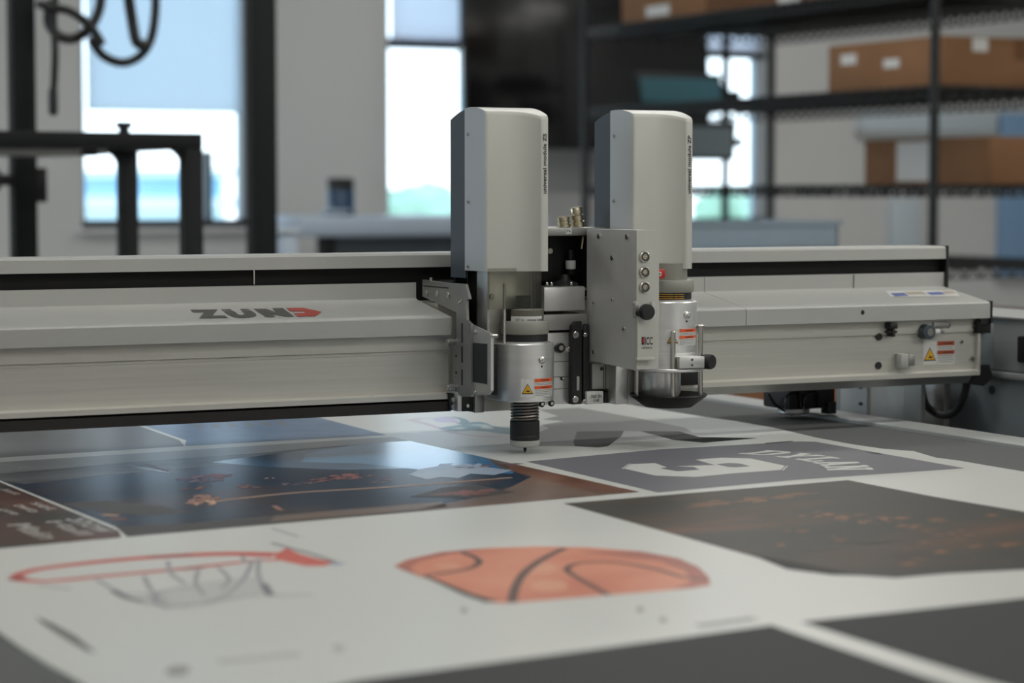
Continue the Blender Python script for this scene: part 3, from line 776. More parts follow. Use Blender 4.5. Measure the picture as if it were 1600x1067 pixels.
# routing / pressing tool held in the right module
rt = thing('pressing_tool', 'silver tool with cream collar and black dish foot held in the right module', 'cutting tool')
def rl(name, prof, m, z, n=48, c=(0, 0)): return MB().lathe((OX + c[0], c[1], z), prof, M[m], n=n).build(name, rt)
rl('base_ring', [(.0245, -.001), (.0258, 0), (.0258, .0016), (.0250, .0020)], 'alu', .1510)
rl('grip_band', [(.0236, 0), (.0236, .0072)], 'black', .1530)
gs = MB()
for k in range(3): arcstrip(gs, .0238, math.radians(-75), math.radians(38), .1540 + k * .0021, .1546 + k * .0021, M['yellow'])
for f in (8, 20): arcstrip(gs, .02385, math.radians(f), math.radians(f + 2), .1535, .1595, M['black'], 2)
gs.v = [v + Vector((OX, 0, 0)) for v in gs.v]; gs.keep = True; gs.build('band_markings', rt)
rl('collar', [(.0240, 0), (.0256, .0010), (.0262, .0025), (.0262, .0112), (.0252, .0130), (.0235, .0134)], 'cream', .1598)
rl('top_sleeve', [(.0190, 0), (.0190, .0180)], 'cream', .1725)
k0 = AY(1021, 435, -.026); k1 = AY(1039.5, 421, -.026)
rb = MB().box(k0.x, k1.x, -.026, -.018, k0.z, k1.z, M['red'], .0008)
cx_, cz_ = (k0.x + k1.x) / 2, (k0.z + k1.z) / 2
rb.box(cx_ - .0022, cx_ + .0022, -.0264, -.0258, cz_ - .0022, cz_ + .0022, M['label']); rb.box(cx_ - .0015, cx_ + .0015, -.0266, -.0263, cz_ - .0004, cz_ + .0004, M['ink2']); rb.box(cx_ - .0004, cx_ + .0004, -.0266, -.0263, cz_ - .0015, cz_ + .0015, M['ink2'])
rb.build('red_tag', rt)
rl('guide_plate', [(.0360, 0), (.0366, .0006), (.0366, .0030), (.0360, .0036)], 'turned', .0785)
rl('spindle', [(.0180, 0), (.0200, .0040), (.0200, .0310)], 'turned', .0520, c=(-.006, .004))
rl('holder_ring', [(.0294, 0), (.0296, .0010), (.0296, .0150), (.0294, .0160)], 'turned', .0822)
def rp(ang, r): return (OX + r * math.cos(a0 + math.radians(ang)), r * math.sin(a0 + math.radians(ang)))
for (ang, z1) in ((4, .1215), (82, .1255), (-86, .0800)):
    x, y = rp(ang, .0332)
    MB().lathe((x, y, .0500), [(.0026, 0), (.0026, z1 - .0512), (.0018, z1 - .0500)], M['steel'], n=20).build('guide_post', rt)
x, y = rp(82, .0332)
MB().box(x - .004, x + .004, y - .003, y + .003, .1235, .1265, M['steel'], .001).build('post_clamp', rt)
x, y = rp(36, .0330); d = Vector((math.cos(a0 + math.radians(36)), math.sin(a0 + math.radians(36)), 0))
blk = MB(); blk.box(-.0150, .0150, -.006, .006, 0, .0120, M['alu'], .0006)
rot = Matrix.Rotation(a0 + math.radians(26) - PI / 2 + PI, 3, 'Z')
blk.v = [rot @ v + Vector((x, y, .0830)) for v in blk.v]
tdir = Vector((-d.y, d.x, 0))
for zz in (.0862, .0918): blk.cyl(Vector((x, y, zz)) + d * .0058 - tdir * .001, .0014, .0006, M['ink2'], d, 12)
blk.build('clamp_block', rt)
kc = AY(1107, 565, -.030)
kd = (Vector((.42, -1, 0))).normalized()
MB().lathe(kc - kd * .011, [(.0030, 0), (.0030, .004), (.0072, .005), (.0079, .007), (.0079, .014), (.0070, .0160)], M['black'], kd, 32).build('clamp_knob', rt)
# thin rimmed dish
MB().lathe((OX, 0, .0405), [(.0190, 0), (.0250, .0002), (.0395, .0110), (.0405, .0126), (.0398, .0136), (.0350, .0128), (.0240, .0085), (.0120, .0080)], M['dish'], n=64).build('dish_foot', rt)

# camera box on the side of the right module
cbm = thing('camera_box', 'silver and cream camera box lettered ICC with three round sockets', 'camera')
bx0, bx1, by0, by1 = OX - .0740, OX - .0476, -.0586, .0440
zt_, zb_ = .2258, .0855
sp2 = [(by1, zt_), (by0, zt_), (by0, zb_), (by0 + .004, zb_ - .0005), (by1, zb_ + .0035)]
MB().prism(sp2, 'x', bx0 + .0008, bx1 - .0004, M['boxside']).build('box_body', cbm)
fp = MB(); 
def rrect(x0, x1, z0, z1, r, n=5):
    o = []
    for (cx, cz, s) in ((x1 - r, z1 - r, 0), (x0 + r, z1 - r, 1), (x0 + r, z0 + r, 2), (x1 - r, z0 + r, 3)):
        for k in range(n + 1):
            a = PI / 2 * (s + k / n); o.append((cx + r * math.cos(a), cz + r * math.sin(a)))
    return o
fp.prism(rrect(bx0 + .0004, bx1, zb_ + .0005, zt_, .0022), 'y', by0 - .0016, by0 + .0002, M['shell']); fp.build('front_plate', cbm)
yf = by0 - .0016
for py in (401, 425, 448.5):
    p = AY(1006, py, yf); s = MB()
    s.lathe((p.x, yf + .001, p.z), [(.0058, 0), (.0060, .0016), (.0056, .0034), (.0046, .0040), (.0044, .0030), (.0040, .0026)], M['steel'], (0, -1, 0), 32)
    s.cyl((p.x, yf - .0016, p.z), .0040, .0006, M['ink2'], (0, -1, 0), 24); s.cyl((p.x, yf - .0020, p.z), .0024, .0008, M['brass'], (0, -1, 0), 20)
    for (dx, dz2) in ((-1, -1), (1, -1), (1, 1), (-1, 1)): s.cyl((p.x + dx * .0009, yf - .0028, p.z + dz2 * .0009), .0004, .0003, M['ink'], (0, -1, 0), 8)
    s.build('round_socket', cbm)
hp = AY(996, 562, yf - .006); hq = AY(1023, 471, yf - .006)
ho = MB()
ho.prism(rrect(hp.x, hq.x - .0006, hp.z + .0015, hq.z - .011, .0012), 'y', yf - .006, yf, M['shell'])
sld = ho.build('sliding_cover', cbm)
for px in (994.5, 1020.5):
    q0 = AY(px, 471, yf - .004); q1 = AY(px, 497, yf - .004)
    MB().prism(rrect(q0.x - .0019, q0.x + .0019, q1.z, q0.z, .0018), 'y', yf - .005, yf, M['alu']).build('cover_rail', cbm)
q0 = AY(1008, 558, yf - .006)
MB().box(hp.x - .001, hq.x, yf - .0072, yf, hp.z - .0010, hp.z + .0022, M['shell'], .0006).build('cover_hinge', cbm)
p = AY(993.5, 560, yf - .002); MB().cyl((p.x, yf - .001, p.z), .0016, .0014, M['ink2'], (0, -1, 0), 12).build('hinge_screw', cbm)
p = AY(1011.5, 487.5, yf - .014)
MB().lathe((p.x, yf, p.z), [(.0030, 0), (.0030, .008), (.0072, .0085), (.0080, .0100), (.0080, .0150), (.0070, .0170), (.0020, .0174)], M['black'], (0, -1, 0), 36).cyl((p.x - .0072, yf - .009, p.z - .001), .0035, .004, M['black'], (0, -1, 0), 16).build('thumb_knob', cbm)
tx = MB(); yt = yf - .0062
p = AY(1008, 538.5, yt); add_text(tx, 'ICC', M['ink'], (p.x, yt, p.z), (1, 0, 0), (0, 0, 1), length=.0088, height=.0078, bold=.02)
p = AY(1002.5, 543, yt); add_text(tx, 'camera', M['ink'], (p.x, yt, p.z - .0014), (1, 0, 0), (0, 0, 1), length=.0124, height=.0030, bold=.0)
p = AY(1002.6, 538.5, yt); tx.box(p.x, p.x + .0032, yt - .0001, yt + .0001, p.z, p.z + .0078, M['ink'])
p2 = AY(1004.5, 533, yt); tx.add([(p2.x - .0004, yt - .0003, p2.z + .0030), (p2.x + .0010, yt - .0003, p2.z + .0030), (p2.x + .0012, yt - .0003, p2.z - .001), (p2.x - .0006, yt - .0003, p2.z - .0024)], [(0, 1, 2, 3)], M['red'])
tx.keep = True; tx.build('lettering', sld)
for (px, py) in ((936, 369), (980, 370), (957, 403), (957, 468.5), (928, 473), (975, 514), (928, 550)):
    p = AX(px, py, bx0 + .0008); MB().cyl((bx0 + .0012, p.y, p.z), .0030 if py < 420 or py == 514 else .0022, .0016, M['steel'], (-1, 0, 0), 14, .0004).cyl((bx0 - .0004, p.y, p.z), .0011, .0003, M['ink2'], (-1, 0, 0), 6).build('screw', cbm)

# ---------------------------------------------------------------- printed sheet
sheet = thing('printed_sheet', 'large white printed sheet lying on the grey felt bed under the gantry', 'printed sheet')
ZS_ = .0008
outline = [(-330, 860), (-160, 905), (-40, 962), (0, 990), (35, 1015), (75, 1040), (125, 1067), (250, 1170), (480, 1330), (1400, 1700), (2600, 1300), (2260, 900), (1600, 738), (1540, 728), (1500, 721), (1462, 716), (1428, 706), (1382, 702.5), (1330, 695), (1277, 685), (1208, 669), (1150, 659), (1100, 652), (1000, 636), (960, 628)]
pl0 = [T(*c) for c in outline]
for p_ in pl0: p_.x = min(p_.x, .468)
pl0 += [Vector((pl0[-1].x - .02, .46, 0)), Vector((-1.2, .50, 0))]
MB().prism([(p.x, p.y) for p in pl0], 'z', .0001, ZS_, M['paper']).build('paper', sheet)
def P(c, lift=0.0002): return T(c[0], c[1], ZS_ + lift)
def pm(name, stops, rough=.3, sp=.5, scale=14.0, axis='x', rot=0, dist=1.0, warp=.6, coordscale=(1, 1, 1), clear=.0):
    """printed artwork: noise driven colour bands"""
    m = bpy.data.materials.new(name); m.use_nodes = True; t = m.node_tree; b = t.nodes['Principled BSDF']
    b.inputs['Roughness'].default_value = rough; b.inputs['Specular IOR Level'].default_value = sp
    if clear: b.inputs['Coat Weight'].default_value = clear; b.inputs['Coat Roughness'].default_value = .12
    co = t.nodes.new('ShaderNodeTexCoord'); mpn = t.nodes.new('ShaderNodeMapping'); mpn.inputs['Scale'].default_value = coordscale
    mpn.inputs['Rotation'].default_value = (0, 0, rot)
    n = t.nodes.new('ShaderNodeTexNoise'); n.inputs['Scale'].default_value = scale; n.inputs['Detail'].default_value = 4; n.inputs['Distortion'].default_value = warp
    r = t.nodes.new('ShaderNodeValToRGB'); e = r.color_ramp.elements
    for k, (p_, c_) in enumerate(stops):
        x = e[k] if k < 2 else e.new(p_)
        x.position = p_; x.color = (*c_, 1)
    t.links.new(co.outputs['Object'], mpn.inputs[0]); t.links.new(mpn.outputs[0], n.inputs['Vector']); t.links.new(n.outputs[0], r.inputs[0]); t.links.new(r.outputs[0], b.inputs['Base Color'])
    return m
def flatm(name, c, rough=.35): return mat(name, c, rough, spec=.3)
I = dict(
    greyart=pm('slate art', [(.3, (.135, .135, .135)), (.7, (.165, .165, .168))], .32),
    blueart=pm('blue grey art', [(.3, (.10, .16, .26)), (.7, (.15, .22, .34))], .30, .3, scale=30),
    photo=pm('dark photo art', [(.30, (.010, .022, .045)), (.5, (.018, .032, .058)), (.74, (.060, .038, .034))], .24, .04, scale=7, coordscale=(1, 2, 1)),
    photogrey=pm('grey sky art', [(.3, (.22, .22, .215)), (.7, (.29, .285, .285))], .30, scale=9),
    photoband=pm('streaked grey art', [(.35, (.04, .04, .045)), (.6, (.12, .12, .125))], .28, .15, scale=16, coordscale=(.4, 5, 1)),
    photobrown=pm('brown floor art', [(.3, (.12, .085, .07)), (.7, (.19, .115, .08))], .28, .3, scale=12),
    photorust=pm('rust art', [(.3, (.10, .035, .02)), (.7, (.20, .08, .045))], .28, .3, scale=14),
    blueglow=pm('blue art with window glow', [(.3, (.03, .15, .32)), (.7, (.06, .25, .45))], .16, .3, scale=9, coordscale=(.5, 3, 1)), midblueglow=pm('mid blue art with faint window glow', [(.3, (.012, .05, .11)), (.7, (.03, .10, .20))], .18, .15, scale=12, coordscale=(.5, 4, 1)),  # both blues carry the window's reflected glow on top of the printed tone
    menu=pm('dark red brown art', [(.38, (.016, .014, .014)), (.62, (.085, .028, .018))], .30, .25, scale=9),
    violet=flatm('mauve ink', (.13, .085, .115)), rose=flatm('rose ink', (.23, .085, .075)), salmon=flatm('salmon ink', (.27, .13, .09)), peach=flatm('peach ink', (.50, .30, .19)), dim=mat('dim brown ink', (.045, .038, .038), .35, spec=.25),
    paleb=pm('pale blue art', [(.35, (.24, .31, .42)), (.65, (.36, .42, .50))], .3, scale=20),
    jersey=pm('grey jersey art', [(.3, (.150, .150, .170)), (.7, (.165, .165, .185))], .38, scale=8),
    dust=pm('charcoal and rust art', [(.34, (.040, .040, .035)), (.52, (.048, .045, .037)), (.64, (.075, .052, .037)), (.76, (.13, .070, .040))], .45, .15, 6.5, coordscale=(.6, 1.6, 1), rot=.9),
    dustor=pm('rust streak art', [(.35, (.065, .052, .037)), (.65, (.27, .135, .070))], .45, .15, 25, coordscale=(.5, 3, 1), rot=.5),
    dustdot=mat('pale fleck ink', (.085, .080, .068), .5, spec=.15),
    char=mat('charcoal ink', (.048, .049, .050), .6, spec=.12),
    ball=pm('basketball orange art', [(.30, (.52, .135, .065)), (.7, (.66, .25, .14))], .38, scale=9),
    balldark=pm('shaded orange art', [(.3, (.30, .065, .04)), (.7, (.42, .11, .065))], .38, scale=12),
    ballhi=flatm('pale orange ink', (.66, .30, .19)),
    seam=flatm('seam ink', (.10, .045, .035)),
    hoop=pm('red ring art', [(.3, (.50, .065, .050)), (.7, (.60, .13, .10))], .4, scale=20), hoopdark=flatm('dark red ink', (.28, .05, .05)),
    net=flatm('net grey ink', (.34, .34, .36)), netdark=flatm('net dark ink', (.20, .20, .22)), net2=flatm('net pale ink', (.52, .52, .51)),
    ghostgrey=pm('soft grey art', [(.3, (.225, .23, .22)), (.7, (.26, .265, .255))], .32, scale=6), ghostdark=mat('dark grey shape ink', (.060, .062, .058), .5, spec=.15), ghostblack=mat('black shape ink', (.018, .018, .017), .5, spec=.15),
    tealpale=flatm('very pale teal ink', (.44, .52, .54)),
    teal=pm('pale teal art', [(.35, (.10, .23, .28)), (.65, (.17, .30, .35))], .32, scale=16), lilac=pm('pale lilac art', [(.35, (.46, .40, .62)), (.65, (.55, .52, .66))], .32, scale=16), pinkish=flatm('pale pink ink', (.58, .50, .56)),
    white=flatm('white ink', (.62, .63, .60)), textw=flatm('off white ink', (.42, .40, .38)),
)
def smooth2(pts, k=6, closed=True):
    pts = [Vector((p[0], p[1])) for p in pts]; out = []; n = len(pts)
    rng = range(n) if closed else range(n - 1)
    for i in rng:
        g = (lambda j: pts[j % n]) if closed else (lambda j: pts[max(0, min(n - 1, j))])
        a, b, c, d = g(i - 1), g(i), g(i + 1), g(i + 2)
        for j in range(k):
            t = j / k; out.append(.5 * ((2 * b) + (c - a) * t + (2 * a - 5 * b + 4 * c - d) * t * t + (3 * b - a - 3 * c + d) * t ** 3))
    if not closed: out.append(pts[-1])
    return [(p.x, p.y) for p in out]
def poly(mb, pts, m, lift, smooth=False):
    if smooth: pts = smooth2(pts)
    mb.flat([P(c, lift) for c in pts], m)
def line(mb, pts, w, m, lift, smooth=True):
    """line of constant real width w (metres) lying on the sheet"""
    if smooth and len(pts) > 2: pts = smooth2(pts, 6, False)
    q = [P(c, lift) for c in pts]; vs = []
    ws = w if isinstance(w, (list, tuple)) else (w, w)
    for i, p in enumerate(q):
        t = (q[min(i + 1, len(q) - 1)] - q[max(i - 1, 0)]); t.normalize(); nn = Vector((-t.y, t.x, 0))
        ww = ws[0] + (ws[1] - ws[0]) * i / max(1, len(q) - 1)
        vs += [p + nn * ww / 2, p - nn * ww / 2]
    mb.add(vs, [(2 * i, 2 * i + 1, 2 * i + 3, 2 * i + 2) for i in range(len(q) - 1)], m)
def printobj(mb, name, label=None):
    for i, v in enumerate(mb.v): pass
    mb.keep = False
    o = mb.build(name, sheet)
    # artwork faces look up
    me = o.data
    import bmesh
    bm = bmesh.new(); bm.from_mesh(me)
    for f in bm.faces:
        f.normal_update()
        if f.normal.z < 0: f.normal_flip()
    bm.to_mesh(me); bm.free()
    if label: o['label'] = label
    return o
L1, L2, L3, L4, L5 = .00004, .00008, .00012, .00016, .00020
# 1 slate print, upper left
mb = MB(); poly(mb, [(-420, 690), (-300, 660), (170, 640), (208, 662), (281, 688), (288, 697), (0, 715), (-340, 739)], I['greyart'], L1)
printobj(mb, 'slate_print')
mb = MB(); poly(mb, [(180, 640), (440, 634), (482, 648), (604, 679.5), (289, 697), (291, 688), (222, 664)], I['blueart'], L1)
for k in range(6): poly(mb, [(300 + 26 * k, 664 - k), (312 + 26 * k, 663 - k), (322 + 26 * k, 668 - k), (309 + 26 * k, 669 - k)], I['greyart'], L2)
printobj(mb, 'blue_print')
# 2 the dark stage photo
mb = MB()
A, B, C, D = (-360, 748), (612, 682.5), (1000, 768.5), (-60, 722)
poly(mb, [(-70, 726.5), (612, 682.5), (1000, 768.5), (199, 838.5), (190, 827), (0, 750.5), (-60, 727)], I['photo'], L1)
poly(mb, [(-68, 726.5), (612, 682.5), (640, 688.8), (400, 708), (200, 722), (60, 735), (-20, 742), (-42, 736)], I['photogrey'], L2)
poly(mb, [(-20, 742), (60, 735), (200, 722), (400, 708), (612, 690), (640, 688.8), (560, 708), (380, 724), (200, 739), (40, 756), (0, 750)], I['photoband'], L2)
poly(mb, [(330, 722), (480, 702), (612, 690), (640, 688.8), (760, 715.3), (700, 730), (540, 734), (420, 730)], I['midblueglow'], L2 + .00001)
poly(mb, [(480, 708), (560, 694), (640, 688.8), (700, 702), (820, 728.6), (800, 740), (700, 738), (560, 724), (470, 722)], I['blueglow'], L3, False)
poly(mb, [(760, 715.3), (1000, 768.5), (700, 795), (640, 798), (760, 774), (800, 760), (830, 745), (780, 730)], I['photobrown'], L3)
poly(mb, [(790, 722), (1000, 768.5), (935, 771), (860, 752), (800, 736)], I['photorust'], L4)
poly(mb, [(199, 838.5), (700, 795), (690, 784), (420, 806), (280, 818), (180, 822)], I['dim'], L2); poly(mb, [(100, 786), (160, 782), (250, 790), (300, 800), (240, 806), (170, 802)], I['dim'], L2); poly(mb, [(420, 815), (700, 792), (690, 784), (430, 806)], I['photobrown'], L3)
poly(mb, [(640, 742), (655, 733), (690, 727), (742, 727), (800, 735), (772, 742), (735, 740), (716, 747), (690, 745), (668, 749)], I['paleb'], L4)
poly(mb, [(690, 762), (740, 757), (806, 769), (740, 778), (640, 776)], I['dim'], L4)
def cluster(cx, cy, w, h, c, n, L):
    for k in range(n):
        t_ = random.uniform(0, 2 * PI); q = random.uniform(0, .85) ** .6
        x0, y0 = cx + w * q * math.cos(t_), cy - .07 * w * q * math.cos(t_) + h * q * math.sin(t_)
        ww, hh = w * random.uniform(.12, .34), h * random.uniform(.15, .42)
        pts = [(x0 + ww * math.cos(a) * random.uniform(.5, 1.3), y0 - .08 * ww * math.cos(a) + hh * math.sin(a) * random.uniform(.5, 1.3)) for a in [2 * PI * j / 9 for j in range(9)]]
        poly(mb, pts, I[c], L + k * .000002)
cluster(322, 747, 42, 7, 'violet', 16, L4); cluster(335, 744, 30, 4, 'rose', 7, L5); cluster(308, 763, 28, 2.5, 'salmon', 8, L4); cluster(388, 760, 28, 2.5, 'salmon', 8, L4); cluster(415, 747, 16, 2, 'peach', 4, L4)
cluster(318, 780, 34, 7, 'salmon', 14, L4); cluster(330, 785, 26, 5, 'peach', 8, L5); cluster(545, 744, 40, 6, 'rose', 14, L4); cluster(500, 750, 34, 3, 'rose', 8, L4); cluster(590, 752, 26, 3, 'violet', 6, L4); cluster(465, 755, 26, 2.5, 'violet', 6, L4)
cluster(700, 734, 58, 9, 'paleb', 16, L5); cluster(720, 770, 60, 6, 'rose', 10, L5); cluster(760, 728, 50, 5, 'violet', 8, L5)
line(mb, [(330, 784), (380, 778), (470, 769), (620, 760), (800, 746)], .0045, I['peach'], L5)
line(mb, [(428, 790), (440, 797)], .005, I['salmon'], L5)
line(mb, [(200, 727), (262, 738)], .006, I['paleb'], L4); line(mb, [(228, 725), (262, 736)], .004, I['violet'], L4); line(mb, [(160, 804), (185, 805)], .008, I['peach'], L4); line(mb, [(172, 811), (198, 810)], .008, I['rose'], L4)
add_text(mb, 'VR', I['textw'], P((20, 733), L4), Vector((.95, .06, 0)), Vector((-.1, .9, 0)), height=.018, length=.030)
printobj(mb, 'photo_print')
# 3 menu like print left of the pale divider line
mb = MB(); poly(mb, [(-70, 730), (-5, 751), (185, 829), (190, 839.5), (-420, 895), (-420, 770)], I['menu'], L1)
def along(c, tgt, L, H, s):
    p = P(c, L2); q = P(tgt, L2); du = (q - p).normalized(); dv = Vector((-du.y, du.x, 0))
    add_text(mb, s, I['textw'], p, du, dv, length=L or (q - p).length, height=H, bold=.01)
along((10, 820), (62, 842), None, .020, 'Main'); along((70, 815), (122, 836), None, .014, 'Hall'); along((100, 811), (155, 832), None, .022, 'Show')
along((-4, 796), (20, 804), None, .010, 'one'); along((18, 789), (48, 800), None, .012, 'two'); along((46, 786), (76, 797), None, .012, 'set')
along((0, 765), (24, 773), None, .008, 'list')
printobj(mb, 'programme_print')
# 4 white swirl print with shapes, upper right
mb = MB()
def G(c): return (600 + c[0] / 5.333, 620 + c[1] / 5.333)
poly(mb, [G(c) for c in ((400, 182), (480, 168), (540, 166), (600, 192), (640, 222), (560, 212), (450, 208))], I['lilac'], L1, True)
line(mb, [G(c) for c in ((200, 198), (330, 178), (420, 182))], .006, I['pinkish'], L1); line(mb, [G(c) for c in ((250, 198), (400, 240), (560, 292), (740, 322), (980, 334))], .009, I['pinkish'], L1)
line(mb, [G(c) for c in ((560, 168), (620, 176), (662, 192), (672, 212), (640, 226))], (.006, .012), I['teal'], L3)
poly(mb, [G(c) for c in ((455, 262), (520, 248), (620, 235), (720, 210), (800, 207), (860, 220), (900, 240), (980, 252), (1055, 258), (1055, 312), (940, 300), (850, 287), (730, 278), (600, 286), (500, 276))], I['teal'], L2)
poly(mb, [G(c) for c in ((700, 232), (780, 226), (850, 232), (930, 266), (880, 274), (800, 262), (820, 246))], I['tealpale'], L3)
poly(mb, [G(c) for c in ((560, 262), (640, 250), (700, 262), (640, 272))], I['tealpale'], L3)
poly(mb, [(842, 640), (905, 637), (990, 652), (1070, 668), (1082, 676), (975, 673), (900, 674), (860, 670), (846, 664), (880, 658), (848, 655), (872, 650)], I['ghostgrey'], L2)
poly(mb, [(812, 697), (898, 697), (900, 674), (860, 668), (830, 680)], I['ghostgrey'], L1)
poly(mb, [(901, 674), (975, 673), (970, 682), (950, 697), (935, 699), (898, 697), (896, 690)], I['ghostdark'], L3)
poly(mb, [(1000, 673.5), (1062, 674), (1092, 682.5), (1184, 684.5), (1100, 691.5), (1052, 687)], I['ghostblack'], L3)
printobj(mb, 'swirl_print')
# 5 jersey print
mb = MB(); poly(mb, [(822, 721), (1030, 702), (1250, 689.5), (1275, 690), (1508, 731.5), (1240, 750), (1028, 769.5)], I['jersey'], L1)
def J(c): return (940 + c[0] / 3.333, 670 + c[1] / 3.333)
poly(mb, [J(c) for c in ((118, 207), (152, 184), (278, 178), (340, 200), (303, 205), (395, 221), (510, 213), (480, 198), (385, 194), (590, 188), (488, 160), (630, 150), (780, 155), (955, 192), (932, 214), (690, 231), (490, 250), (280, 243))], I['white'], L2)
poly(mb, [J(c) for c in ((595, 184), (660, 177), (720, 180), (775, 194), (700, 200), (655, 198))], I['jersey'], L3)
line(mb, [J((108, 207)), J((140, 185)), J((150, 181))], .0016, I['white'], L2, False); line(mb, [J((942, 216)), J((968, 192))], .0016, I['white'], L2, False)
nb = P(J((745, 125)), L2); ne = P(J((1222, 214)), L2); du = (ne - nb).normalized(); dv = Vector((-du.y, du.x, 0)); Ln = (ne - nb).length; HT = .044
def arc(u, v):   # u runs 0..1 along the word, v 0..1 up the letters: the name fans out over the numeral
    s_ = (u - .5); return nb + du * (Ln * (.5 + s_ * (1 + .16 * v))) + dv * (HT * v + .026 * (1 - 4 * s_ * s_) - .010)
def bar(x0, y0, x1, y1): return [(x0, y0), (x1, y0), (x1, y1), (x0, y1)]
GL = {
 'D': [bar(0, 0, .55, .15), bar(0, .85, .55, 1), bar(.09, 0, .35, 1), bar(.58, .22, .84, .78), [(.5, 0), (.66, 0), (.84, .22), (.84, .3), (.58, .22), (.5, .15)], [(.5, .85), (.58, .78), (.84, .7), (.84, .78), (.66, 1), (.5, 1)]],
 'Y': [bar(.30, 0, .56, .46), bar(.18, 0, .68, .14), bar(-.04, .87, .36, 1), bar(.50, .87, .90, 1), [(.02, 1), (.28, 1), (.50, .55), (.56, .4), (.30, .4)], [(.62, 1), (.84, 1), (.56, .4), (.38, .42)]],
 'L': [bar(.09, 0, .36, 1), bar(0, .86, .48, 1), bar(0, 0, .84, .15), bar(.64, 0, .84, .38)],
 'A': [[(.28, 1), (.56, 1), (.26, 0), (0, 0)], [(.28, 1), (.56, 1), (.86, 0), (.58, 0)], bar(.2, .26, .66, .42), bar(-.04, 0, .34, .13), bar(.50, 0, .90, .13)],
 'N': [bar(.06, 0, .30, 1), bar(.58, 0, .82, 1), [(.06, 1), (.32, 1), (.82, 0), (.56, 0)], bar(-.02, 0, .38, .13), bar(-.02, .87, .34, 1), bar(.48, .87, .90, 1)],
}
for i, ch in enumerate('DYLAN'):
    for j, pg in enumerate(GL[ch]): mb.flat([arc((i + .04 + x_) / 4.9, y_) + Vector((0, 0, j * .000006)) for x_, y_ in pg], I['white'])
poly(mb, [(1195, 692), (1238, 688.6), (1240, 689.8), (1198, 693.3)], I['ghostdark'], L2)
poly(mb, [(1350, 705), (1374, 708), (1384, 711), (1362, 708.5)], M['ink'], L2)
printobj(mb, 'jersey_print')
# 6 charcoal print with rust coloured streaks
mb = MB(); poly(mb, [(880, 786.5), (1325, 750), (1460, 776), (1640, 806), (1780, 836), (1900, 880), (1600, 890), (1480, 896), (1400, 903), (1340, 899), (1270, 889), (1180, 870), (1040, 831)], I['dust'], L1)
cluster(1150, 782, 90, 6, 'dustor', 12, L2); cluster(1240, 772, 60, 3, 'dustor', 9, L2 + .00003); cluster(1110, 790, 60, 3, 'dustor', 6, L2 + .00006)
for k in range(11): cluster(1280 + 30 * k, 804 + .0062 * (30 * k) ** 1.58, 34, 5, 'dustor', 4, L2 + k * .00001)
for k in range(70):
    c = (random.uniform(1180, 1600), random.uniform(800, 885)); w = random.uniform(4, 20)
    if c[1] < 790 + (c[0] - 1180) * -.02 or c[1] > 870 + (c[0] - 1180) * .05: continue
    poly(mb, [(c[0] - w, c[1]), (c[0], c[1] - 2), (c[0] + w, c[1] - .5), (c[0], c[1] + 2.5)], I['dustdot'] if k % 3 else I['dustor'], L3 + k * .000004)
poly(mb, [(1172, 866), (1240, 878), (1300, 889), (1345, 899), (1300, 898), (1230, 889)], I['ghostblack'], L4)
printobj(mb, 'charcoal_print')
# 7 basketball artwork
mb = MB()
bp_ = [(615, 884.5), (636, 874), (690, 862), (760, 856), (840, 853.5), (920, 855), (1000, 861), (1060, 872), (1092, 886), (1108, 902), (1110, 914), (1080, 919), (960, 929), (860, 937), (790, 942.5), (768, 941), (700, 916)]
poly(mb, bp_, I['ball'], L1)
poly(mb, [(1000, 861), (1060, 872), (1092, 886), (1108, 902), (1110, 914), (1080, 919), (1050, 921), (1080, 908), (1070, 892), (1030, 876), (960, 868), (900, 862)], I['balldark'], L2)
poly(mb, [(615, 884.5), (636, 874), (690, 862), (760, 856), (700, 866), (655, 877), (640, 888), (664, 904)], I['balldark'], L2)
for (cx, cy, w, h) in ((845, 888, 26, 8), (858, 915, 30, 9), (700, 884, 20, 4)): poly(mb, [(cx + w * math.cos(a), cy + h * math.sin(a)) for a in [2 * PI * k / 14 for k in range(14)]], I['ballhi'], L2)
line(mb, [(882, 856.5), (850, 872), (820, 894), (805, 918), (800, 941)], .0065, I['seam'], L3)
line(mb, [(722, 862), (744, 872), (748, 880), (726, 890), (664, 899)], .0055, I['seam'], L3)
line(mb, [(950, 929), (920, 912), (892, 896), (886, 888), (904, 880), (960, 878), (1020, 888), (1070, 902), (1105, 906)], .005, I['seam'], L3)
line(mb, [(664, 900), (700, 915), (730, 928), (768, 940)], (.003, .009), M['ink'], L4, False)
printobj(mb, 'basketball_print')
# 8 hoop artwork
mb = MB()
line(mb, [(20, 901), (60, 889), (160, 877), (260, 869), (360, 865), (430, 867)], (.008, .021), I['hoop'], L1)
line(mb, [(18, 904), (70, 908), (160, 900), (260, 891), (340, 882), (400, 876), (440, 874)], (.010, .008), I['hoop'], L1)
line(mb, [(22, 902), (34, 905)], .012, I['hoopdark'], L2); line(mb, [(230, 870), (300, 867)], .008, I['hoopdark'], L2); line(mb, [(285, 889), (318, 886)], .007, I['hoopdark'], L2)
poly(mb, [(430, 866), (448, 856), (470, 866), (500, 874), (530, 879), (505, 884), (478, 884), (450, 878), (430, 873)], I['hoop'], L2)
line(mb, [(424, 848), (450, 855), (490, 866), (524, 878)], .004, I['netdark'], L3); line(mb, [(516, 880), (536, 881)], .014, I['paleb'], L3); line(mb, [(424, 825), (466, 838)], .003, I['net'], L2)
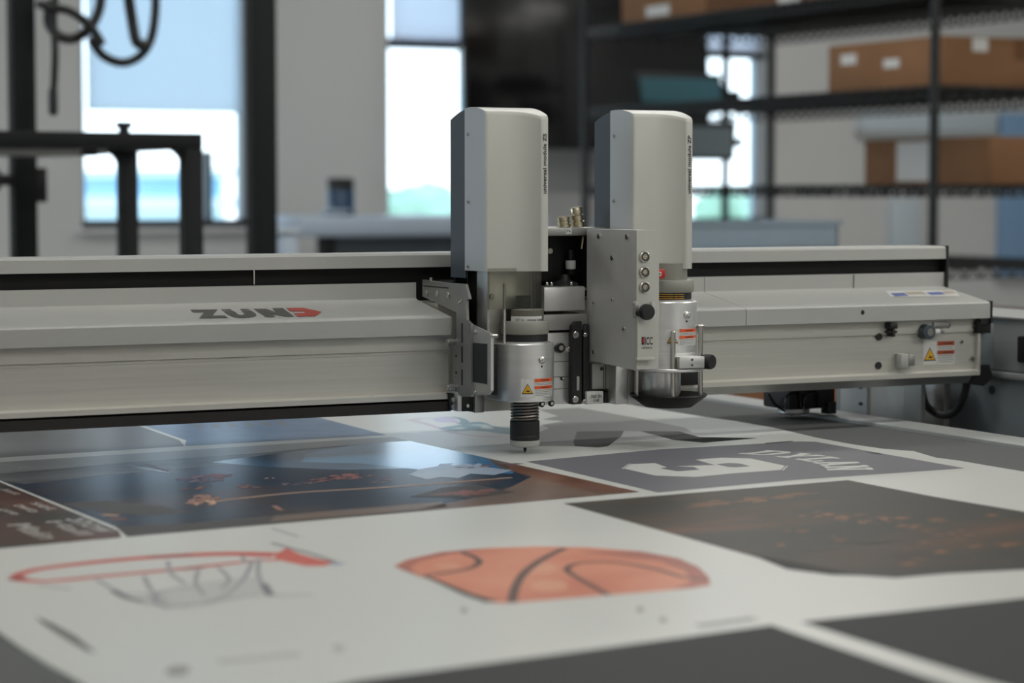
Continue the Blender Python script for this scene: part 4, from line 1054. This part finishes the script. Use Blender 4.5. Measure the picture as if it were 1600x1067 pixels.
for s in ([(150, 905), (180, 922), (200, 935), (240, 944), (300, 944)], [(225, 900), (232, 915), (240, 925)], [(262, 876), (268, 896), (290, 912)], [(310, 890), (306, 912), (320, 930)], [(340, 885), (358, 905), (345, 920)], [(405, 872), (404, 900), (420, 925), (440, 930), (490, 928)], [(395, 876), (380, 905), (350, 930), (300, 945), (262, 950)], [(262, 950), (240, 935), (260, 922), (300, 918)], [(378, 868), (384, 880)], [(190, 930), (230, 928), (262, 938)], [(320, 944), (360, 934), (410, 930)], [(60, 914), (110, 920)]):
    line(mb, s, .0035, I['net'], L3)
poly(mb, [(225, 932), (270, 918), (330, 908), (400, 902), (416, 922), (370, 936), (300, 948), (255, 948)], I['net2'], L2, True)
line(mb, [(178, 922), (200, 934), (226, 938)], .006, I['netdark'], L4); line(mb, [(412, 912), (422, 930)], .006, I['netdark'], L4)
printobj(mb, 'hoop_print')
# 9 nearest charcoal prints and small marks
mb = MB(); poly(mb, [(560, 1063), (900, 1018), (1205, 976.5), (1250, 992), (1480, 1069), (1700, 1150), (900, 1260), (200, 1150)], I['char'], L1); printobj(mb, 'dark_print')
mb = MB(); poly(mb, [(1252, 971.5), (1430, 953), (1600, 934.5), (1760, 918), (2200, 1020), (1800, 1140), (1520, 1056)], I['char'], L1); printobj(mb, 'dark_print')
def mark(fn):
    mb = MB(); fn(mb); printobj(mb, 'printed_mark')
mark(lambda q: line(q, [(1090, 978), (1180, 966)], .010, M['ink3'], L1)); mark(lambda q: line(q, [(340, 1034), (468, 1021)], .012, M['ink4'], L1))
mark(lambda q: poly(q, [(258, 1048), (272, 1040), (296, 1042), (290, 1054), (266, 1056)], M['ink3'], L1, True)); mark(lambda q: poly(q, [(518, 1012), (530, 1006), (540, 1012), (530, 1020)], M['ink4'], L1, True))
for (x, y) in ((725, 953), (1000, 952), (1036, 968)): mark(lambda q: poly(q, [(x - 6, y), (x, y - 4), (x + 6, y), (x, y + 5)], M['ink3'], L1, True))
mark(lambda q: poly(q, [(55, 963), (80, 973), (120, 995), (150, 1020), (132, 1015), (95, 993), (66, 974)], M['ink2'], L1))
mark(lambda q: poly(q, [(1280, 682.6), (1284, 681.8), (1287, 682.8), (1282, 683.6)], M['ink2'], L1))

# ---------------------------------------------------------------- wire shelf rack and its boxes
RX0, RX1, RY0, RY1 = 2.56, 3.28, 2.69, 4.53
rk = thing('wire_shelving', 'tall black wire shelving rack holding brown cartons at the right', 'shelving')
for (x, y) in ((RX0, RY0), (RX0, RY1), (RX1, RY0), (RX1, RY1)):
    pm_ = MB().cyl((x, y, -.89), .013, 2.3, M['wire'], n=16)
    for k in range(36): pm_.cyl((x, y, -.85 + k * .0625), .0142, .003, M['wire'], n=16)
    pm_.cyl((x, y, -.9), .02, .012, M['wire'], n=16)
    pm_.build('post', rk)
SHELVES = [-.78, -.32, .073, .283, .535, .792]
for z in SHELVES:
    s = MB(); h = .032
    for (x, y0, y1) in ((RX0, RY0, RY1), (RX1, RY0, RY1)):
        s.box(x - .003, x + .003, y0, y1, z - .006, z, M['wire']); s.box(x - .003, x + .003, y0, y1, z - h, z - h + .005, M['wire'])
        n = 36
        for k in range(n):
            ya = y0 + (y1 - y0) * k / n; yb = y0 + (y1 - y0) * (k + .5) / n; yc = y0 + (y1 - y0) * (k + 1) / n
            s.tube([(x, ya, z - h), (x, yb, z)], .0042, M['wire'], 4); s.tube([(x, yb, z), (x, yc, z - h)], .0042, M['wire'], 4)
    for (y, x0, x1) in ((RY0, RX0, RX1), (RY1, RX0, RX1)):
        s.box(x0, x1, y - .003, y + .003, z - .006, z, M['wire']); s.box(x0, x1, y - .003, y + .003, z - h, z - h + .005, M['wire'])
        for k in range(14):
            xa = x0 + (x1 - x0) * k / 14; xb = x0 + (x1 - x0) * (k + .5) / 14; xc = x0 + (x1 - x0) * (k + 1) / 14
            s.tube([(xa, y, z - h), (xb, y, z)], .0042, M['wire'], 4); s.tube([(xb, y, z), (xc, y, z - h)], .0042, M['wire'], 4)
    s.build('shelf_rim', rk)
    d = MB()
    for k in range(1, 72): d.tube([(RX0, RY0 + (RY1 - RY0) * k / 72, z - .003), (RX1, RY0 + (RY1 - RY0) * k / 72, z - .003)], .0022, M['wire'], 4)
    for k in range(1, 5): d.tube([(RX0 + (RX1 - RX0) * k / 5, RY0, z - .009), (RX0 + (RX1 - RX0) * k / 5, RY1, z - .009)], .0035, M['wire'], 5)
    d.build('wire_deck', rk)
def carton(x0, x1, y0, y1, z0, z1, label, m='card', labels=()):
    t = thing('cardboard_box', label, 'box', 'brown cartons on the wire shelving')
    cn_ = MB().box(x0, x1, y0, y1, z0, z1, M[m], .004).build('carton', t)
    MB().box((x0 + x1) / 2 - .025, (x0 + x1) / 2 + .025, y0 - .0008, y0 + .0002, z0 + (z1 - z0) * .55, z1 - .003, M['card2']).box((x0 + x1) / 2 - .025, (x0 + x1) / 2 + .025, y0 + .004, y1 - .004, z1 - .001, z1 + .0008, M['card2']).build('tape', t)
    for (face, a, b, c, d) in labels:   # pixel box on the long or short face
        if face == 'x':
            p = AX(a, d, x0); q = AX(b, c, x0); MB().box(x0 - .0012, x0, q.y, p.y, p.z, q.z, M['label']).build('paper_label', cn_)
        else:
            p = AY(a, d, y0); q = AY(b, c, y0); MB().box(p.x, q.x, y0 - .0022, y0 - .0008, p.z, q.z, M['label']).build('paper_label', cn_)
    return t
def floor_box():
    t = thing('cardboard_box', 'large brown carton on the floor beyond the cutting table', 'box')
    p = AY(1120, 600, 1.1); q = AY(1345, 600, 1.1)
    MB().box(p.x, q.x, 1.1, 1.6, -.9, -.035, M['card2'], .004).build('carton', t)
    MB().box((p.x + q.x) / 2 - .03, (p.x + q.x) / 2 + .03, 1.1, 1.6, -.036, -.034, M['card']).build('tape', t)
floor_box()
def yx(px, x=2.575): return AX(px, 300, x).y
za, zb_, zc = .7925, .5355, .2835
carton(2.575, 3.10, yx(1101), yx(970), za, za + .24, 'carton at the far left end of the top rack shelf with white label', labels=[('x', 1010, 1046, 6, 27)])
carton(2.575, 3.10, yx(1252), yx(1104), za, za + .22, 'carton second from the far left end of the top rack shelf', 'card2', labels=[('x', 1216, 1270, -10, 6)] and [('x', 1216, 1250, -12, 7)])
carton(2.575, 3.10, yx(1468), yx(1258), za, za + .20, 'carton nearest the front post on the top rack shelf')
carton(2.60, 3.12, 2.715, AX(1292, 300, 2.60).y, zb_, zb_ + .128, 'long carton with two small labels on the second rack shelf from the top', labels=[('x', 1314, 1338, 84, 102), ('x', 1381, 1405, 91, 107), ('y', 1519, 1543, 60, 80)])
carton(2.76, 3.16, 2.715, AX(1350, 300, 2.76).y, zc, zc + .125, 'carton with large white sheet label on the middle rack shelf', labels=[('x', 1401, 1466, 220, 283)])
carton(2.64, 3.10, 2.72, 3.30, -.3195, -.06, 'dark carton on the low rack shelf beside the beam end', 'card2')
carton(2.64, 3.10, 3.45, 4.30, -.3195, -.10, 'dark carton at the back of the low rack shelf', 'card2')

# ---------------------------------------------------------------- background things
tv = thing('wall_screen', 'very large black glossy display screen standing before the far windows', 'screen')
ty = 5.72; a = AY(727, 232, ty); b = AY(1106, 232, ty)
scr = MB(); scr.box(a.x, b.x, -.02, .03, 0, .98, M['screen'], .004)
scr.v = [Vector((v.x, ty + v.y + v.z * .05, a.z + .012 + v.z)) for v in scr.v]
scr.build('screen_panel', tv)
f = MB(); f.box(a.x - .01, b.x + .01, ty - .025, ty + .035, a.z, a.z + .012, M['post'])
f.build('lower_bezel', tv)
MB().box((a.x + b.x) / 2 - .3, (a.x + b.x) / 2 - .24, ty + .06, ty + .10, -.9, a.z + .5, M['post'], .004).box((a.x + b.x) / 2 + .24, (a.x + b.x) / 2 + .3, ty + .06, ty + .10, -.9, a.z + .5, M['post'], .004).box((a.x + b.x) / 2 - .35, (a.x + b.x) / 2 + .35, ty - .25, ty + .35, -.9, -.87, M['post'], .004).build('stand', tv)

def monitor(px0, px1, py0, py1, Y, m, label, lean=0.0, ztop=None):
    t = thing('monitor', label, 'monitor', 'monitors by the wire rack')
    p = AY(px0, py1, Y); q = AY(px1, py0, Y); h = q.z - p.z
    def sk(mb): mb.v = [Vector((v.x, v.y + (v.z - p.z) * lean, v.z)) for v in mb.v]; return mb
    sk(MB().box(p.x, q.x, Y, Y + .03, p.z, q.z, M['post'], .004)).build('casing', t)
    sk(MB().box(p.x + .012, q.x - .012, Y - .001, Y + .001, p.z + .012, q.z - .02, M[m])).build('display', t)
    return t, p, q
t1, p, q = monitor(1000, 1133, 115, 164, 4.90, 'bluegrey', 'upper monitor with teal tinted display seen through the rack', .25)
t2, p2, q2 = monitor(1062, 1148, 190, 250, 4.90, 'screengrey', 'lower grey monitor beside the right module top', -.1)
sx_ = AY(1133, 300, 5.02).x
ms = thing('monitor_stand', 'black pole stand carrying the two monitors behind the rack', 'stand')
MB().cyl((sx_, 5.02, -.87), .014, 1.9, M['post'], n=16).build('pole', ms)
MB().box(sx_ - .25, sx_ + .25, 4.85, 5.2, -.9, -.87, M['post'], .005).build('base', ms)
MB().box(p.x + .1, sx_ + .02, 4.95, 5.02, p.z + .03, p.z + .06, M['post'], .003).build('arm', ms)
MB().box(p2.x + .05, sx_ + .02, 4.93, 5.02, p2.z + .05, p2.z + .08, M['post'], .003).build('arm', ms)

# desk behind, left of centre
# the table
dk = thing('side_table', 'pale blue topped work table behind the beam left of the module', 'table')
dz_ = .183; n0 = T(466, 338, dz_)
X0, X1, Y0, Y1 = n0.x, n0.x + .95, n0.y, n0.y + .5
MB().box(X0, X1, Y0, Y1, dz_ - .070, dz_, M['desk'], .012).build('table_top', dk)
for (x, y) in ((X0 + .12, Y0 + .05), (X1 - .12, Y0 + .05), (X0 + .12, Y1 - .05), (X1 - .12, Y1 - .05)):
    MB().box(x - .025, x + .025, y - .025, y + .025, -.9, dz_ - .070, M['post'], .004).build('leg', dk)
MB().box(X0 + .12, X1 - .12, Y0 + .06, Y0 + .08, -.25, dz_ - .07, M['slate']).build('modesty_panel', dk)
c = AY(550, 338, Y0 + .15)
jn = thing('canister', 'dark canister with painted blue highlight on the pale work table', 'canister')
MB().lathe((c.x, c.y + .1, dz_), [(.045, 0), (.05, .004), (.05, .08), (.045, .09)], M['jar'], n=32).build('body', jn)
MB().lathe((c.x, c.y + .1, dz_ + .09), [(.047, 0), (.047, .035), (.04, .04)], M['black'], n=32).build('lid', jn)
c = AY(523, 338, Y0 + .15)
tag(MB().lathe((c.x, c.y, dz_), [(.03, 0), (.05, .012), (.052, .02), (.048, .02), (.03, .008)], M['palepanel'], n=32).build('small_dish'), 'small pale dish on the work table left of the dark canister', 'dish')
# low bin / cart with pale blue things by the column
sb = thing('storage_bin', 'pale blue storage bin standing low beside the black column', 'bin')
b0 = AY(436, 392, 3.4); b1 = AY(458, 360, 3.4)
MB().box(b0.x, b1.x + .02, 3.4, 3.6, b1.z - .30, b1.z, M['desk'], .02).build('bin_body', sb)
MB().box(b0.x - .004, b1.x + .024, 3.396, 3.604, b1.z - .008, b1.z + .004, M['palepanel'], .003).build('bin_lid', sb)
MB().box(b0.x + .01, b1.x, 3.42, 3.58, -.9, b1.z - .30, M['post'], .003).build('bin_stand', sb)
# clear blue tote on a bench at the right
bn = thing('work_bench', 'grey bench behind the beam right of the modules carrying a clear tote', 'bench')
q0 = AY(1080, 384, 2.0); q1 = AY(1312, 384, 2.0)
zt2 = q0.z - .01
MB().box(q0.x - .3, q1.x + .06, 1.9, 2.42, zt2 - .04, zt2, M['plate'], .004).build('bench_top', bn)
for x in (q0.x - .22, q1.x): 
    for y in (1.94, 2.38): MB().box(x - .02, x + .02, y - .02, y + .02, -.9, zt2 - .04, M['post']).build('leg', bn)
tt = thing('storage_tote', 'clear blue plastic tote behind the beam right of the modules', 'tote')
r0 = AY(1076, 346, 2.0); r1 = AY(1310, 346, 2.0)
w_ = MB(); x0, x1, y0, y1 = r0.x - .05, r1.x, 2.0, 2.3; th = .004
w_.box(x0, x1, y0, y0 + th, zt2, r0.z, M['bin']).box(x0, x1, y1 - th, y1, zt2, r0.z, M['bin']).box(x0, x0 + th, y0, y1, zt2, r0.z, M['bin']).box(x1 - th, x1, y0, y1, zt2, r0.z, M['bin']).box(x0, x1, y0, y1, zt2, zt2 + th, M['bin'])
w_.build('tote_body', tt)
MB().box(x0 - .006, x1 + .006, y0 - .006, y0 + .004, r0.z - .01, r0.z, M['bin']).build('front_rim', tt)
MB().box(x0 - .006, x1 + .006, y1 - .004, y1 + .006, r0.z - .01, r0.z, M['bin']).build('rear_rim', tt)
cc = thing('paper_card', 'pale printed card standing inside the clear blue tote', 'card')
r2 = AY(1225, 352, 2.02); r3 = AY(1300, 352, 2.02)
MB().box(r2.x, r3.x, 2.03, 2.034, zt2 + .004, r2.z, M['palepanel']).build('card_sheet', cc)
# boards on the far wall
def board(px0, px1, py0, py1, m, label):
    p = AY(px0, py1, YB - .03); q = AY(px1, py0, YB - .03)
    t = thing('wall_board', label, 'board', 'boards on the far wall')
    MB().box(p.x, q.x, YB - .03, YB - .002, p.z, q.z, M[m], .003).build('board_panel', t)
    MB().box(p.x - .008, q.x + .008, YB - .034, YB - .001, p.z - .02, p.z, M['ledge'], .002).build('board_rail', t)
board(1562, 1660, 178, 432, 'bluepanel', 'blue board on the far wall at the right edge')
board(1392, 1440, 312, 400, 'palepanel', 'pale board on the far wall seen between the rack shelves')
board(1345, 1558, 178, 204, 'palepanel', 'long pale strip board high on the far wall behind the rack')

# black column left of centre
tag(MB().box(AY(396, 300, 3.2).x, AY(434, 300, 3.2).x, 3.2, 3.255, -.9, CEIL, M['post'], .003).build('steel_column'), 'plain black floor to ceiling steel column between the left window and the grey wall', 'column')
# black aluminium frame cart at the left
fc = thing('frame_cart', 'black open metal frame cart in front of the left window', 'cart')
yf_, = (2.15,)
R_ = AY(317, 208, yf_); Lx = AY(-120, 208, yf_).x
w = .040; ztp = R_.z; dl = .40
LRX = AY(292, 208, yf_).x
fc_m = M['post']
MB().box(Lx, R_.x, yf_, yf_ + w, ztp - .030, ztp, fc_m, .002).build('top_rail', fc)
MB().box(Lx, R_.x, yf_ + dl, yf_ + dl + w, ztp - .030, ztp, fc_m, .002).build('top_rail', fc)
MB().box(R_.x - .036, R_.x, yf_ + w, yf_ + dl, ztp - .030, ztp, fc_m, .002).build('end_rail', fc)
MB().box(Lx, AY(180, 208, yf_).x, yf_ + .05, yf_ + dl - .01, ztp - .042, ztp - .032, M['plate'], .002).build('shelf_board', fc)
for y in (yf_, yf_ + dl):
    MB().box(R_.x - .036, R_.x, y, y + w, -.9, ztp - .030, fc_m, .002).build('leg', fc)
    MB().box(Lx, Lx + .036, y, y + w, -.9, ztp - .030, fc_m, .002).build('leg', fc)
    c_ = R_.x - .036; zc_ = ztp - .030; g = [(c_, zc_)] + [(c_ - .035 + .035 * math.sin(a), zc_ - .035 + .035 * math.cos(a)) for a in [PI / 2 * k / 8 for k in range(9)]]
    MB().prism(g, 'y', y + .01, y + .03, fc_m).build('gusset', fc)
k = AY(196, 193, yf_ + .01)
tag(MB().lathe((k.x, yf_ + .02, ztp), [(.010, 0), (.010, .008), (.016, .010), (.016, .018), (.012, .020)], M['black'], n=20).build('clamp_knob'), 'small black knob standing on top of the frame cart rail', 'knob')
k = AY(142, 234, yf_ + .05)
MB().box(k.x - .018, k.x + .012, yf_ + .04, yf_ + .08, k.z - .012, ztp - .030, M['black'], .004).build('hook', fc)
# left pole with hanging cables
pl_ = thing('gantry_pole', 'thick black pole at the far left carrying looped cables', 'pole')
py_ = 2.75
pa = AY(23, 300, py_); pb = AY(59, 300, py_)
MB().box(pa.x, pb.x, py_, py_ + .05, -.9, CEIL, M['post'], .003).build('upright', pl_)
k0 = AY(59, 316, py_); k1 = AY(75, 262, py_)
MB().box(k0.x, k1.x, py_ + .005, py_ + .045, k0.z, k1.z, M['black'], .003).build('switch_box', pl_)
k2 = AY(2, 281, py_); MB().lathe((k2.x, py_ + .02, k2.z), [(.022, -.0), (.026, .006), (.026, .024), (.018, .03)], M['black'], (-1, 0, 0), 24).cyl((k2.x, py_ + .02, k2.z), .012, pa.x - k2.x, M['black'], (1, 0, 0), 12).build('handwheel', pl_)
mk = AY(100, 10, py_)
MB().box(pb.x, AY(250, 10, py_).x + .02, py_ + .01, py_ + .04, mk.z + .03, mk.z + .06, M['post'], .003).build('cable_arm', pl_)
_cn = [0]
def cable(pts, r, label, tail=None):
    _cn[0] += 1; py_ = 2.75 - .03 * (_cn[0] - 2)
    t = thing('hanging_cable', label, 'cable', 'black cables hung from the left pole')
    MB().tube(smooth_path([AY(a, b, py_ - .02 + .01 * (i % 2)) for i, (a, b) in enumerate(pts)], 10), r, M['black'], 10).build('cable_run', t)
    if tail:
        c = AY(*tail, py_ - .02); MB().lathe((c.x, c.y, c.z - .03), [(.006, 0), (.010, .006), (.010, .05), (.006, .06)], M['black'], n=16).build('plug', t)
cable([(240, -40), (243, 10), (236, 60), (218, 88), (190, 98), (160, 86), (142, 60)], .0098, 'outer looped black cable hanging lowest before the left window')
cable([(196, -40), (206, 30), (214, 66), (230, 70)], .0120, 'thick black cable strand dropping inside the outer loop')
cable([(158, -40), (156, 10), (140, 44), (116, 60), (92, 56), (76, 34), (80, 0)], .0108, 'inner looped black cable close beside the left pole')
cable([(92, -40), (84, 20), (86, 80), (84, 140), (83, 160)], .0078, 'straight black cable ending in a plug beside the left pole', (83, 158))
cable([(60, 6), (80, 12), (110, 18), (140, 40), (160, 70)], .0095, 'short black cable crossing from the left pole to the loops')
